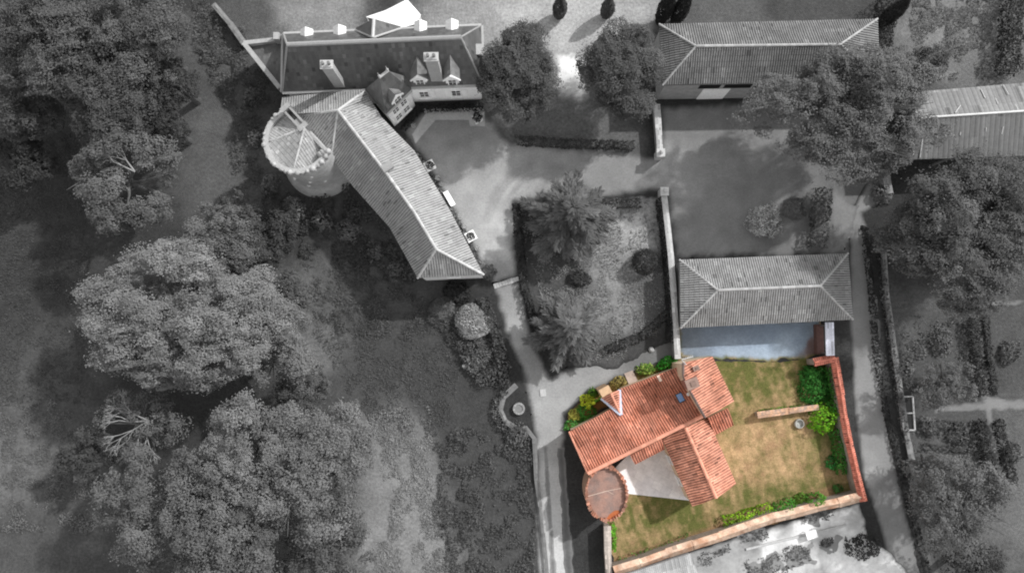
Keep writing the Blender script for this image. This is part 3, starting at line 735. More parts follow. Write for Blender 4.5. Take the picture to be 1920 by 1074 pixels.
for px_ in (789, 849):
    c = at(px_, 163, ZE); wall_dormer((c[0], c[1] + 0.35), S_out)
    cc = np.array(at(px_ + 6, 181, 2.8)); f0 = np.array(foot[0]); f1 = np.array(foot[1])
    t = (cc[0] - f0[0]) / (f1[0] - f0[0]); yy = f0[1] + t * (f1[1] - f0[1])
    window(man, (cc[0], yy, 2.6), S_out, 0.95, 1.8)
    for k in (-1, 1):
        b = MB(); b.box((cc[0] + k * 0.85, yy - 0.04, 2.6), (0.5, 0.08, 1.9), 0.03); b.build('shutter', WHITE, man)
# dormers over the garden front: small white gabled boxes
for dx, dy in ((574, 63), (636, 58), (788, 49), (847, 47)):
    c = at(dx, dy, 6.3); b = MB(); b.prism([(c[0] - 0.45, c[1] - 0.8), (c[0] + 0.45, c[1] - 0.8), (c[0] + 0.45, c[1] + 0.35), (c[0] - 0.45, c[1] + 0.35)], 5.2, 6.1)
    d = b.build('dormer', WHITE, man); r = MB()
    for sg in (-1, 1): r.poly([(c[0], c[1] + 0.5, 6.75), (c[0], c[1] - 1.0, 6.75), (c[0] + sg * 0.62, c[1] - 0.9, 6.1), (c[0] + sg * 0.62, c[1] + 0.5, 6.1)], 0.08)
    r.build('dormer_roof', WHITE, d)
# windows of the slanting corner bay
ta, tb = np.array(TA[:2]), np.array(TB[:2]); dv = tb - ta; o_ = np.array([-dv[1], dv[0]]); o_ = o_ / np.linalg.norm(o_)
if o_[1] > 0: o_ = -o_
cen = np.mean([TA[:2], TB[:2], TC[:2], at2(700, 140, 5.6), at2(765, 140, 5.6)], 0)
for fr, z in ((0.36, 3.9), (0.36, 1.7), (0.68, 3.9), (0.68, 1.7)):
    p = ta + dv * fr; p = p + o_ * -0.16
    window(man, (p[0], p[1], z), o_, 0.8, 1.5)
wall_dormer(ta + dv * 0.5 - o_ * 0.18, o_, 1.15, 4.6, 6.8, 7.6, 1.5)
# west annexe with parapets
A0, A1, A2 = at2(460, 84, 4.4), at2(527, 77, 4.4), at2(527, 168, 4.4)
b = MB(); b.prism([A0, A1, A2], 0, 4.1); b.build('annexe_wall', STONE, man)
b = MB(); roof_face(b, [(*A0, 4.2), (*A1, 4.5), (*A2, 4.5)], roww=0.32, course=0.26, amp=0, step=0.015, var=0.2, tone=1.1); b.build('annexe_roof', SLATE, man)
b = MB(); b.bar(A0, A2, 0.45, 3.6, 5.0); b.bar(A0, A1, 0.4, 3.6, 4.95); b.box((A1[0] - 0.1, A1[1], 5.0), (0.55, 0.7, 1.6)); b.build('annexe_parapet', mat('annexe_stone', 168, 0.95, 0.3, 1.6, 0.4), man)
# east chimney breast
c = at(898, 97, 6.0); b = MB(); b.box((c[0], c[1], 4.2), (0.55, 0.9, 4.6)); cb = b.build('chimney', PLASTER, man)
b = MB(); b.box((c[0], c[1], 6.58), (0.7, 1.05, 0.16)); b.build('chimney_cap', ZINC, cb)

# ---- tiled wing
EW, RWG = 6.0, 8.7
wing = empty('long_wing', at(790, 400, 0), 'long bent wing under pale grey tiles, running from the slate manor down to the drive', 'house wing')
Rg = [at(x, y, RWG) for x, y in ((634, 207), (727, 328), (777, 398), (818, 467))]
Ee = [at(x, y, EW) for x, y in ((718, 223), (777, 283), (842, 391), (907, 515))]
We = [at(x, y, EW) for x, y in ((621, 297), (664, 352), (731, 427), (783, 521))]
N0, N1, N2, N3 = at(527, 180, 5.1), at(684, 171, 5.5), at(527, 204, EW - 0.3), at(557, 219, EW)
b = MB(); tl = dict(roww=0.25, course=0.45, amp=0.09, var=0.12, chan=0.64)
for k in range(3):
    roof_face(b, [Rg[k], Ee[k], Ee[k + 1], Rg[k + 1]], **tl); roof_face(b, [Rg[k + 1], We[k + 1], We[k], Rg[k]], **tl)
roof_face(b, [Rg[3], Ee[3], We[3]], **tl); roof_face(b, [Rg[0], N1, Ee[0]], **tl)
roof_face(b, [Rg[0], at(555, 218, EW), at(527, 201, EW), N0, N1], **tl); roof_face(b, [Rg[0], We[0], at(606, 284, 6.3), at(560, 226, 6.3), at(556, 219, EW)], **tl)
b.build('roof', TILE_GREY, wing)
b = MB()
for p, q in zip(Rg[:-1], Rg[1:]): b.ridge(p, q, 0.15)
for p, q in ((Rg[3], Ee[3]), (Rg[3], We[3]), (Rg[0], N1), (Rg[0], at(556, 219, EW)), (Rg[0], We[0])): b.ridge(p, q, 0.13)
b.build('ridge_tiles', mat('pale_ridge_mortar', 192, 0.9, 0.15, 2, 0.2), wing)
b = MB()
b.prism([(p[0], p[1]) for p in (at(716, 226, EW), at(773, 284, EW), at(838, 392, EW), at(902, 512, EW), at(787, 517, EW), at(735, 425, EW), at(668, 351, EW), at(626, 297, EW))], 0, EW - 0.1)
b.prism([p[:2] for p in (at(531, 184, EW), at(683, 175, EW), at(714, 226, EW), at(628, 294, EW), at(584, 258, EW), at(558, 216, EW), at(531, 200, EW))], 0, 5.0)
b.build('wall', PLASTER, wing)
c = at(727, 313, 8.9); b = MB(); b.box((c[0], c[1], 8.75), (0.9, 0.6, 0.7), 0.6); b.box((c[0], c[1], 9.16), (1.05, 0.75, 0.12), 0.6); b.build('chimney', STONE, wing)
sm = (np.array(at(787, 517, EW)) + np.array(at(902, 512, EW))) / 2
window(wing, (sm[0] + 0.2, sm[1] + 0.0, 4.6), (0.04, -1), 1.0, 1.0)
E0, E1 = np.array(at(773, 284, EW)), np.array(at(838, 392, EW)); eo = np.array([(E1 - E0)[1], -(E1 - E0)[0]]); eo = eo / np.linalg.norm(eo); eo = eo if eo[0] > 0 else -eo
for fr in (0.2, 0.5, 0.8):
    p = E0 + (E1 - E0) * fr; window(wing, (p[0], p[1], 1.6), eo, 0.9, 1.5)

# ---- round tower of the manor
TZ = 9.5; tc = at(556, 262, TZ); TRr = 3.05
tow = empty('round_tower', (tc[0], tc[1], 0), 'round stone tower with a scalloped parapet and low conical roof', 'tower')
A_C, HALF = radians(43), radians(60)
def clip_ring(r, n=44):
    return [(tc[0] + r * cos(A_C + HALF + (2 * pi - 2 * HALF) * k / n), tc[1] + r * sin(A_C + HALF + (2 * pi - 2 * HALF) * k / n)) for k in range(n + 1)]
b = MB(); prof = [(TRr + 0.75, 0), (TRr + 0.5, 0.5), (TRr + 0.08, 1.3), (TRr, 2.5), (TRr, 5.0), (TRr, TZ - 0.66)]
rings = [[(x, y, z) for x, y in clip_ring(r)] for r, z in prof]; V = sum(rings, []); m_ = len(rings[0])
b.add(V, [[j * m_ + k, j * m_ + (k + 1) % m_, (j + 1) * m_ + (k + 1) % m_, (j + 1) * m_ + k] for j in range(len(prof) - 1) for k in range(m_)] + [[(len(prof) - 1) * m_ + k for k in range(m_)]])
for k in range(9):
    a = radians(200 + k * 12); b.lathe((tc[0] + (TRr - 0.1) * cos(a), tc[1] + (TRr - 0.1) * sin(a), 2.5 + (k * 37 % 5)), [(0.05, 0), (0.22, 0.1), (0.2, 0.3), (0.03, 0.4)], 7, tone=1.5)
b.build('wall', mat('tower_stone', 186, 0.95, 0.35, 1.6, 0.6, 4), tow)
b = MB()
n = 48
for k in range(n):
    a = 2 * pi * k / n; a2 = 2 * pi * (k + 1) / n
    if abs(((a - A_C + pi) % (2 * pi)) - pi) < HALF: continue
    P = [(tc[0] + r * cos(t), tc[1] + r * sin(t)) for r, t in ((TRr - 0.35, a), (TRr + 0.12, a), (TRr + 0.12, a2), (TRr - 0.35, a2))]
    b.prism(P, TZ - 0.7, TZ - 0.1)
for k in range(36):
    a = 2 * pi * (k + random.uniform(-0.2, 0.2)) / 36
    if abs(((a - A_C + pi) % (2 * pi)) - pi) < HALF + 0.02: continue
    b.lathe((tc[0] + (TRr + 0.05) * cos(a), tc[1] + (TRr + 0.05) * sin(a), TZ - 1.0), [(r_ * k2, z_ * k3) for (r_, z_), k2, k3 in zip([(0.1, 0), (0.2, 0.3), (0.22, 0.8), (0.17, 0.98), (0.06, 1.05)], [random.uniform(0.75, 1.25)] * 5, [random.uniform(0.85, 1.08)] * 5)], 9, tone=random.uniform(0.7, 1.15))
b.build('parapet', mat('pale_parapet_stone', 172, 0.95, 0.25, 2, 0.4), tow)
b = MB(); dch = TRr * cos(HALF); ap = (tc[0] + cos(A_C) * (dch - 0.2), tc[1] + sin(A_C) * (dch - 0.2), TZ + 0.95)
arc = [A_C + HALF + (2 * pi - 2 * HALF) * k / 3 for k in range(4)]
for a, a2 in zip(arc[:-1], arc[1:]):
    pts_ = [ap] + [(tc[0] + (TRr - 0.3) * cos(a + (a2 - a) * t), tc[1] + (TRr - 0.3) * sin(a + (a2 - a) * t), TZ - 0.5) for t in (0, 0.2, 0.4, 0.6, 0.8, 1.0)]
    md = (a + a2) / 2
    roof_face(b, pts_, roww=0.25, course=0.42, amp=0.05, slab=0.12, tone=1.0, var=0.14, chan=0.9)
b.build('roof', TILE_DULL2, tow)
b = MB()
for a in arc[1:3]: b.ridge(ap, (tc[0] + (TRr - 0.35) * cos(a), tc[1] + (TRr - 0.35) * sin(a), TZ - 0.45), 0.11)
b.build('ridge_tiles', MATS['pale_ridge_mortar'], tow)
c0 = np.array([tc[0] + cos(A_C) * (dch - 0.25), tc[1] + sin(A_C) * (dch - 0.25), 0]); tv = np.array([-sin(A_C), cos(A_C), 0]); nv = np.array([cos(A_C), sin(A_C), 0])
b = MB()
p0, p1 = c0 + tv * 2.6, c0 + tv * 0.2
b.bar(p0 + nv * 0.3, p1 + nv * 0.3, 0.2, TZ - 0.6, TZ + 0.9); b.bar(p0 - nv * 0.3, p1 - nv * 0.3, 0.2, TZ - 0.6, TZ + 0.8)
b.bar(p0 + nv * 0.5, p0 - nv * 0.5, 0.45, TZ - 0.6, TZ + 1.05); b.bar(p1 + nv * 0.5, p1 - nv * 0.5, 0.5, TZ - 0.6, TZ + 1.0); b.bar((p0 + p1) / 2 + tv * -0.2, p1, 0.4, TZ - 0.6, TZ + 0.7)
b.bar(p1, c0 - tv * 2.6, 0.22, TZ - 0.6, TZ + 0.35); q = c0 - tv * 2.5
for k in range(3): b.lathe((q[0] - nv[0] * 0.3 * k, q[1] - nv[1] * 0.3 * k, TZ - 0.9), [(0.1, 0), (0.26, 0.3), (0.28, 0.9), (0.2, 1.2), (0.06, 1.3)], 9)
b.build('chimney', mat('tower_chimney_stone', 150, 0.95, 0.25, 2, 0.4), tow)

# ---- barns
def barn(name, label, cat, nw, ne, se, sw, rw, re, ze, zr, tile, wallm, over=0.35, roww=0.24, ridge_tone=190):
    c = at((nw[0] + se[0]) / 2, (nw[1] + se[1]) / 2, 0)
    t = empty(name, c, label, cat)
    A, B_, C_, D_ = at(*nw, ze), at(*ne, ze), at(*se, ze), at(*sw, ze); P, Q = at(*rw, zr), at(*re, zr)
    b = MB(); k = dict(roww=roww, course=0.45, amp=0.1, var=0.14, chan=0.52)
    roof_face(b, [P, Q, B_, A], **k); roof_face(b, [Q, P, D_, C_], **k); roof_face(b, [P, A, D_], **k); roof_face(b, [Q, C_, B_], **k)
    b.build('roof', tile, t)
    b = MB(); b.ridge(P, Q, 0.15)
    for u_, v_ in ((P, A), (P, D_), (Q, B_), (Q, C_)): b.ridge(u_, v_, 0.11)
    b.build('ridge_tiles', mat('ridge_mortar_%d' % ridge_tone, ridge_tone, 0.9, 0.15, 2, 0.2), t)
    ft = inset([p[:2] for p in (A, B_, C_, D_)], over)
    b = MB(); b.prism(ft, 0, ze - 0.12); b.build('wall', wallm, t)
    return t, ft
bn, ft = barn('hay_barn', 'long grey open fronted barn with a hipped tile roof, partly under a tree', 'barn', (1236, 46), (1645, 36), (1650, 153), (1242, 160), (1305, 87), (1575, 84), 5.0, 7.0, TILE_DULL, STONE, 0.3, 0.24, 175)
d0, d1 = np.array(ft[3]), np.array(ft[2])
b = MB()
for f0_, f1_ in ((0.17, 0.27), (0.29, 0.42), (0.44, 0.58)):
    p, q = d0 + (d1 - d0) * f0_, d0 + (d1 - d0) * f1_; b.bar((p[0], p[1] - 0.01), (q[0], q[1] - 0.01), 0.06, 3.5, 4.6)
b.build('opening', DARK, bn)
p, q = d0 + (d1 - d0) * 0.20, d0 + (d1 - d0) * 0.33
b = MB(); b.bar((p[0], p[1] - 0.04), (q[0], q[1] - 0.04), 0.1, 0.1, 3.3); b.build('door', WHITE, bn)

bm_, ft = barn('hipped_barn', 'compact barn with pale striped hipped tile roof, beside the blue gravel yard', 'barn', (1274, 487), (1590, 475), (1599, 599), (1276, 615), (1346, 544), (1538, 536), 3.2, 5.2, TILE_MID, STONE, 0.3, 0.235, 180)
d0, d1 = np.array(ft[3]), np.array(ft[2]); b = MB()
for f0_, f1_ in ((0.12, 0.3), (0.36, 0.54), (0.62, 0.8)):
    p, q = d0 + (d1 - d0) * f0_, d0 + (d1 - d0) * f1_; b.bar((p[0], p[1] - 0.01), (q[0], q[1] - 0.01), 0.06, 0, 2.5)
b.build('opening', DARK, bm_)

# ---- metal shed on the right
shd = empty('metal_shed', at(1830, 240, 0), 'open sided shed with a streaked sheet metal roof at the right edge', 'shed')
ms = mat('sheet_metal', 116, 0.55, 0.2, 0.5, 0.05, spec=0.3); zr, ze = 5.4, 4.2
P, Q = at(1752, 219, zr), at(1975, 205, zr); A, B_ = at(1772, 168, ze), at(1985, 150, ze); D_, C_ = at(1690, 300, ze), at(1985, 290, ze)
P2 = at(1700, 222, zr)
b = MB(); kk = dict(roww=0.5, course=1.8, amp=0.03, step=0.01, var=0.16)
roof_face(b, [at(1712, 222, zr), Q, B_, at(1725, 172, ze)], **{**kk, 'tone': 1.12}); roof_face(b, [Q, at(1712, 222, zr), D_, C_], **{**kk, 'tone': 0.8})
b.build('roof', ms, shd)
b = MB(); b.tube(at(1712, 222, zr + 0.05), (Q[0], Q[1], zr + 0.05), 0.12, n=6); b.build('ridge', mat('bright_metal', 215, 0.4, 0.2, 2, 0), shd)
b = MB()
for x0_, y0_, x1_, y1_, za, zb in ((1800, 198, 1790, 212, 4.95, 5.3), (1838, 168, 1846, 185, 4.35, 4.75), (1880, 160, 1890, 178, 4.3, 4.75), (1902, 196, 1908, 208, 5.0, 5.35), (1865, 185, 1870, 196, 4.7, 5.0), (1774, 245, 1772, 256, 4.95, 4.75), (1848, 240, 1847, 250, 5.0, 4.75),
                                   (1880, 238, 1877, 252, 5.0, 4.75), (1716, 244, 1711, 294, 5.0, 4.3), (1729, 258, 1724, 296, 4.8, 4.3), (1800, 248, 1799, 254, 4.9, 4.8)):
    p, q = np.array(at(x0_, y0_, za)), np.array(at(x1_, y1_, zb)); b = MB(); b.tube(p + (0, 0, 0.08), q + (0, 0, 0.08), 0.055, n=5); b.build('roof_light', mat('clear_sheet', 190, 0.4, 0.2, 2, 0), shd)
for x_, y_ in ((1700, 298), (1790, 296), (1872, 294), (1960, 290)):
    p = at(x_, y_, ze); b = MB(); b.box((p[0], p[1] + 0.2, 2.0), (0.2, 0.2, 4.0)); b.build('post', WOOD, shd)
b = MB(); p, q = at2(1735, 176, ze), at2(1980, 156, ze); b.bar(p, q, 0.25, 0, 4.1); b.build('wall', STONE, shd)

# ---- the tiled house in colour
hs_ = empty('tiled_house', at(1225, 780, 0), 'orange tiled house with a stone chimney and small dormer, in the coloured garden', 'house')
rt = dict(roww=0.252, course=0.42, amp=0.12, chan=0.44, step=0.018)
mW, mN, mE, mS = at(1067, 810, 3.4), at(1271, 689, 3.4), at(1316, 780, 5.2), at(1102, 887, 5.2)
_A = np.array([mW, at(1271, 702, 3.4), mE, mS]); _cf, *_ = np.linalg.lstsq(np.c_[_A[:, :2], np.ones(4)], _A[:, 2], rcond=None)
def plane_pt(px_, py_, dz=0.0):
    z = 4.0
    for _ in range(8): x, y, _z = at(px_, py_, z); z = float(_cf @ (x, y, 1)) + dz
    return (x, y, z)
mW, mE, mS = plane_pt(1067, 809), plane_pt(1316, 780), plane_pt(1102, 887)
mJ, mK, mN = plane_pt(1150, 764), plane_pt(1162, 729), plane_pt(1271, 688)
b = MB(); dwn = (-_cf[0], -_cf[1]); rm = {**rt, 'var': 0.26, 'down': dwn}
roof_face(b, [mW, mJ, mE, mS], **rm); roof_face(b, [mJ, mK, mN, mE], **rm); b.build('main_roof', TILE_OLD, hs_)
b = MB(); b.ridge((mS[0], mS[1], mS[2] + 0.05), (mE[0], mE[1], mE[2] + 0.05), 0.2); b.ridge(mW, mS, 0.1); b.build('ridge_tiles', mat('pink_ridge_tiles', (222, 156, 132), 0.85, 0.15, 2, 0.2), hs_)
b = MB()
q = inset([p[:2] for p in (mW, mJ, mE, mS)], 0.3); b.prism(q, 0, [float(_cf @ (*p, 1)) - 0.18 for p in q])
q = inset([p[:2] for p in (mJ, mK, mN, mE)], 0.3); b.prism(q, 0, [float(_cf @ (*p, 1)) - 0.18 for p in q])
# higher east block
uZ1, uZ0 = 6.9, 5.3
U = [at(1281, 680, uZ1), at(1335, 668, uZ0), at(1376, 751, uZ0), at(1322, 783, uZ1), at(1296, 737, uZ1), at(1281, 705, uZ1)]
b.prism(inset([p[:2] for p in U], 0.2), 0, [6.75, 5.15, 5.15, 6.75, 6.75, 6.75])
# south wing
g0, g1 = at(1285, 801, 4.9), at(1343, 933, 4.9); l0, l1 = at(1242, 824, 3.7), at(1298, 949, 3.7); r0_, r1_ = at(1327, 784, 3.7), at(1380, 906, 3.7)
q = inset([l0[:2], l1[:2], r1_[:2], r0_[:2]], 0.3); b.prism(q, 0, 3.6)
gm = ((q[1][0] + q[2][0]) / 2, (q[1][1] + q[2][1]) / 2); b.add([(*q[1], 3.6), (*q[2], 3.6), (*gm, 4.75)], [[0, 1, 2]])
hw = b.build('wall', CREAM, hs_)
b = MB(); roof_face(b, U, **{**rt, 'var': 0.22, 'amp': 0.1, 'chan': 0.55}, down=(U[1][0] - U[0][0] + 0.0, (U[1][1] - U[0][1]) + 1.0)); b.build('upper_roof', TILE_RED, hs_)
b = MB()
for p, q in zip((U[3], U[4], U[5]), (U[4], U[5], U[0])): b.ridge(p, q, 0.12)
b.build('verge_tiles', mat('grey_mortar_verge', (112, 98, 94), 0.9, 0.3, 3, 0.3), hs_)
b = MB(); roof_face(b, [g0, g1, l1, l0], **{**rt, 'var': 0.26, 'tone': 0.92}); roof_face(b, [g1, g0, r0_, r1_], **{**rt, 'var': 0.22, 'amp': 0.1, 'chan': 0.55})
b.build('wing_roof', TILE_RED, hs_)
b = MB(); b.ridge(g0, g1, 0.17); b.build('wing_ridge_tiles', MATS['pink_ridge_tiles'], hs_)
b = MB(); roof_face(b, [at(1327, 783, 4.3), at(1364, 765, 4.3), at(1375, 797, 3.5), at(1341, 815, 3.5)], **rt); b.build('porch_roof', TILE_OLD, hs_)
b = MB(); b.prism(inset([at2(1327, 783, 4), at2(1364, 765, 4), at2(1375, 797, 3.5), at2(1341, 815, 3.5)], 0.25), 0, 3.4); b.build('porch_wall', CREAM, hs_)
b = MB(); roof_face(b, [at(1182, 853, 4.0), at(1241, 822, 4.0), at(1246, 842, 3.2), at(1191, 870, 3.2)], **rt); b.build('lean_to_roof', TILE_OLD, hs_)
b = MB(); b.prism(inset([at2(1182, 853, 4), at2(1241, 822, 4), at2(1246, 842, 3.2), at2(1191, 870, 3.2)], 0.2), 0, 3.0); b.build('lean_to_wall', CREAM, hs_)
# dormer on the north-west eave
dA, dB, dT = np.array(plane_pt(1127, 746, 0.25)), np.array(plane_pt(1161, 730, 0.2)), np.array(plane_pt(1164, 777, 0.14)); dF = np.array(at(1145, 737, 4.1))
b = MB(); roof_face(b, [tuple(dF), tuple(dT), tuple(dA)], **{**rt, 'roww': 0.22}, down=(dA - dF)[:2]); roof_face(b, [tuple(dF), tuple(dB), tuple(dT)], **{**rt, 'roww': 0.22}, down=(dB - dF)[:2])
dm = b.build('dormer', TILE_RED, hs_)
b = MB(); b.prism(inset([tuple(dA[:2]), tuple(dB[:2]), tuple(dT[:2])], 0.5), 0, [float(dA[2]) - 0.15, float(dB[2]) - 0.15, float(dT[2]) - 0.2]); b.build('dormer_wall', CREAM, dm)
b = MB(); b.ridge(dF, dT, 0.1); b.build('dormer_ridge', MATS['pink_ridge_tiles'], dm)
for p in (dA, dB):
    b = MB(); v = dT - p; s_ = np.array([-v[1], v[0], 0]) / np.linalg.norm(v) * 0.16; off = np.array([0, 0, 0.13]); sg = 1 if p is dB else -1
    b.poly([tuple(p + s_ + off), tuple(p - s_ + off), tuple(dT - s_ + off + (0, 0, 0.06)), tuple(dT + s_ + off + (0, 0, 0.06))], 0.2); b.build('flashing', LEAD, dm)
c = at(1135, 733, 3.6); b = MB(); b.box((c[0], c[1], 1.8), (1.0, 0.7, 3.6), 0.5); b.box((c[0], c[1], 3.66), (1.1, 0.8, 0.12), 0.5, 1.1); b.build('gable_pier', mat('sandy_stone', (196, 164, 132), 0.95, 0.3, 2.5, 0.4), hs_)
# skylight, vent cowl, chimneys, aerial
c = np.array(at(1275, 745, 4.4)); dn = (np.array(mW) - np.array(mS)); rz = atan2(dn[1], dn[0])
def on_main(px_, py_):
    return np.array(plane_pt(px_, py_)), _cf
c, cf = on_main(1275, 745); o2 = np.array(dn[:2]) / np.linalg.norm(dn[:2]); s2 = np.array([-o2[1], o2[0]])
def slab_on(cx, cy, a, b_, lift, th):
    return [(cx + o2[0] * i * a + s2[0] * j * b_, cy + o2[1] * i * a + s2[1] * j * b_, float(cf @ (cx + o2[0] * i * a + s2[0] * j * b_, cy + o2[1] * i * a + s2[1] * j * b_, 1)) + lift) for i, j in ((-1, -1), (1, -1), (1, 1), (-1, 1))]
b = MB(); b.poly(slab_on(c[0], c[1], 0.44, 0.33, 0.17, 0), 0.2); sk = b.build('skylight', IRON, hs_)
b = MB(); b.poly(slab_on(c[0], c[1], 0.37, 0.26, 0.19, 0), 0.03); b.build('pane', mat('skylight_glass', (120, 150, 196), 0.2, 0.05, 1, 0, spec=0.6), sk)
c, _ = on_main(1288, 738); b = MB(); b.lathe((c[0], c[1], c[2]), [(0.07, 0), (0.07, 0.45), (0.16, 0.5), (0.17, 0.62), (0.05, 0.68)], 12); b.build('vent_cowl', mat('polished_zinc', 225, 0.3, 0.05, 1, 0, spec=0.6), hs_)
c, _ = on_main(1236, 709)
b = MB(); b.poly(slab_on(c[0], c[1], 0.3, 0.14, 0.15, 0), 0.03); b.build('glass_tile', mat('pale_tile', (240, 214, 196), 0.5, 0.1, 1, 0), hs_)
for (x_, y_, zz, s3, hh) in ((1298, 719, 6.6, 0.8, 1.5), (1305, 690, 6.4, 0.4, 0.4)):
    p = at(x_, y_, zz + hh); b = MB(); b.box((p[0], p[1], zz - 0.3 + (hh + 0.3) / 2), (s3 * 1.35, s3, hh + 0.3), 0.35); ck = b.build('chimney', mat('chimney_brick', (150, 104, 90), 0.95, 0.25, 4, 0.4), hs_)
    b = MB(); b.box((p[0], p[1], zz + hh + 0.05), (s3 * 1.5, s3 * 1.2, 0.1), 0.35); b.box((p[0] + 0.08, p[1], zz + hh + 0.14), (s3 * 0.6, s3 * 0.6, 0.08), 0.35, 0.75); b.build('chimney_cap', mat('cap_stone', (150, 126, 116), 0.95, 0.25, 4, 0.4), ck)
p = np.array(at(1283, 683, 7.2)); b = MB(); b.tube((p[0], p[1], 5.5), (p[0], p[1], 8.0), 0.035, n=6); q0, q1 = np.array(at(1278, 674, 8.0)), np.array(at(1300, 668, 8.0))
b.tube(q0, q1, 0.045, n=5)
for k in range(7):
    m_ = q0 + (q1 - q0) * (k + 0.5) / 7; dd = (q1 - q0) / np.linalg.norm(q1 - q0); sd_ = np.array([-dd[1], dd[0], 0]); b.tube(m_ - sd_ * 0.18, m_ + sd_ * 0.18, 0.018, n=4)
b.tube((p[0], p[1], 8.0), tuple(q0), 0.04, n=5); b.build('aerial', mat('aluminium', 190, 0.4, 0.05, 1, 0, spec=0.5), hs_)
pw = np.array(at(1246, 870, 2)); wl0, wl1 = np.array(inset([l0[:2], l1[:2], r1_[:2], r0_[:2]], 0.3)[0]), np.array(inset([l0[:2], l1[:2], r1_[:2], r0_[:2]], 0.3)[1])
wo = np.array([(wl1 - wl0)[1], -(wl1 - wl0)[0]]); wo = wo / np.linalg.norm(wo); wo = wo if wo[0] < 0 else -wo
for fr in (0.35, 0.7):
    p = wl0 + (wl1 - wl0) * fr; window(hs_, (p[0], p[1], 1.5), wo, 0.9, 1.3)

# ---- round turret beside the house
tz = 4.3; c = at(1138, 926, tz); rx, ry = 2.02, 2.62
tur = empty('round_turret', (c[0], c[1], 0), 'round flat topped turret with a crumbling brick rim by the orange house', 'turret')
b = MB(); b.lathe((c[0], c[1], 0), [(1.0, 0), (1.0, tz - 0.5), (0.9, tz - 0.48)], 44, rx, ry, 0.06); b.build('wall', mat('turret_stone', (170, 138, 118), 0.95, 0.35, 1.8, 0.5), tur)
b = MB(); b.lathe((c[0], c[1], tz - 0.5), [(0.93, 0), (0.93, 0.03)], 44, rx, ry, 0.06)
fl = b.build('roof', mat('stained_screed', (156, 124, 112), 0.9, 0.4, 0.9, 0.2, col2=(132, 114, 108)), tur)
b = MB(); N_ = 96
cuts = [0.0]
while cuts[-1] < 2 * pi - 0.05: cuts.append(cuts[-1] + random.uniform(0.035, 0.13))
for a, a2 in zip(cuts[:-1], cuts[1:]):
    if random.random() < 0.07: continue
    a2 -= 0.008; j = random.uniform(-0.02, 0.05)
    P = []
    for r, t in ((0.93 - j, a), (1.02 + j, a), (1.02 + j, a2), (0.93 - j, a2)):
        x, y = r * rx * cos(t), r * ry * sin(t); P.append((c[0] + x * cos(0.06) - y * sin(0.06), c[1] + x * sin(0.06) + y * cos(0.06)))
    b.prism(P, tz - 0.52, tz - random.uniform(0, 0.22), random.uniform(0.6, 1.25))
b.build('rim', BRICK, tur)
b = MB(); pa, pb, pc = [np.array(at(x, y, tz - 0.46)) for x, y in ((1102, 930), (1138, 920), (1168, 914))]
b.tube(pa, pb, 0.03, n=5); b.tube(pb, pc, 0.02, n=5); b.tube(pb, at(1150, 926, tz - 0.46), 0.015, n=5); b.build('screed_seam', mat('pale_seam', (216, 196, 182)), tur)
p = at(1150, 966, tz - 0.46); b = MB(); P = []
for k in range(18):
    a = 2 * pi * k / 18; r = 1 + random.uniform(-0.15, 0.15); P.append((p[0] + 0.75 * r * cos(a) * cos(0.6) - 0.35 * r * sin(a) * sin(0.6), p[1] + 0.75 * r * cos(a) * sin(0.6) + 0.35 * r * sin(a) * cos(0.6)))
b.prism(P, tz - 0.47, tz - 0.455); b.build('rust_stain', mat('rust_stain', (178, 104, 66), 0.95, 0.35, 2, 0.1), tur)

# ================================================================== WALLS AND SMALL STRUCTURES
def saddle_wall(name, label, pts_px, wid, h, wallm, capm, cap='tile', cat='garden wall', rise=0.22, over=0.1, tones=(1, 1)):
    pts = [np.array(at2(x, y, h)) for x, y in pts_px]; m = sum(pts) / len(pts)
    t = empty(name, (m[0], m[1], 0), label, cat); b = MB(); cb_ = MB()
    fine = [pts[0]]
    for p, q in zip(pts[:-1], pts[1:]):
        k_ = max(1, int(np.linalg.norm(q - p) / 2.2))
        for j in range(1, k_ + 1): fine.append(p + (q - p) * j / k_ + (np.array([random.uniform(-0.07, 0.07), random.uniform(-0.07, 0.07)]) if j < k_ else 0))
    pts = fine
    h0 = h
    for p, q in zip(pts[:-1], pts[1:]):
        h = h0 + random.uniform(-0.05, 0.05)
        d = (q - p) / np.linalg.norm(q - p); s = np.array([-d[1], d[0]]) * (wid / 2 + over * random.uniform(0.6, 1.4))
        b.bar(p, q, wid, 0, h - 0.03)
        e = d * 0.03
        for k, sg in enumerate((-1, 1)):
            F_ = [(*(p - e), h + rise), (*(q + e), h + rise), (*(q + e + s * sg), h), (*(p - e + s * sg), h)]
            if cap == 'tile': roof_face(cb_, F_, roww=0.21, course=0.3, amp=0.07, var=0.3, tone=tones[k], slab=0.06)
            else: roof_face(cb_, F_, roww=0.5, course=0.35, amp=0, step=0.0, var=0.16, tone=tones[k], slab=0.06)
        if cap == 'tile': cb_.ridge((*p, h + rise + 0.03), (*q, h + rise + 0.03), 0.1, 0.3, 1.05)
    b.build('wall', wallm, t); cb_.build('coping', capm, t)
    return t
CAPTILE = mat('coping_tiles', (204, 130, 112), 0.85, 0.25, 2.5, 0.2, col2=(184, 108, 90))
CAPCREAM = mat('coping_render', (224, 196, 174), 0.95, 0.34, 1.3, 0.4, col2=(192, 150, 124))
GWALL = mat('garden_stone', (150, 140, 132), 0.95, 0.35, 2.2, 0.6)
saddle_wall('garden_wall', 'red tile capped garden wall along the lane with a short return at its north end', [(1526, 679), (1564, 671), (1576, 740), (1592, 830), (1606, 890), (1619, 938)], 0.55, 2.0, GWALL, CAPTILE)
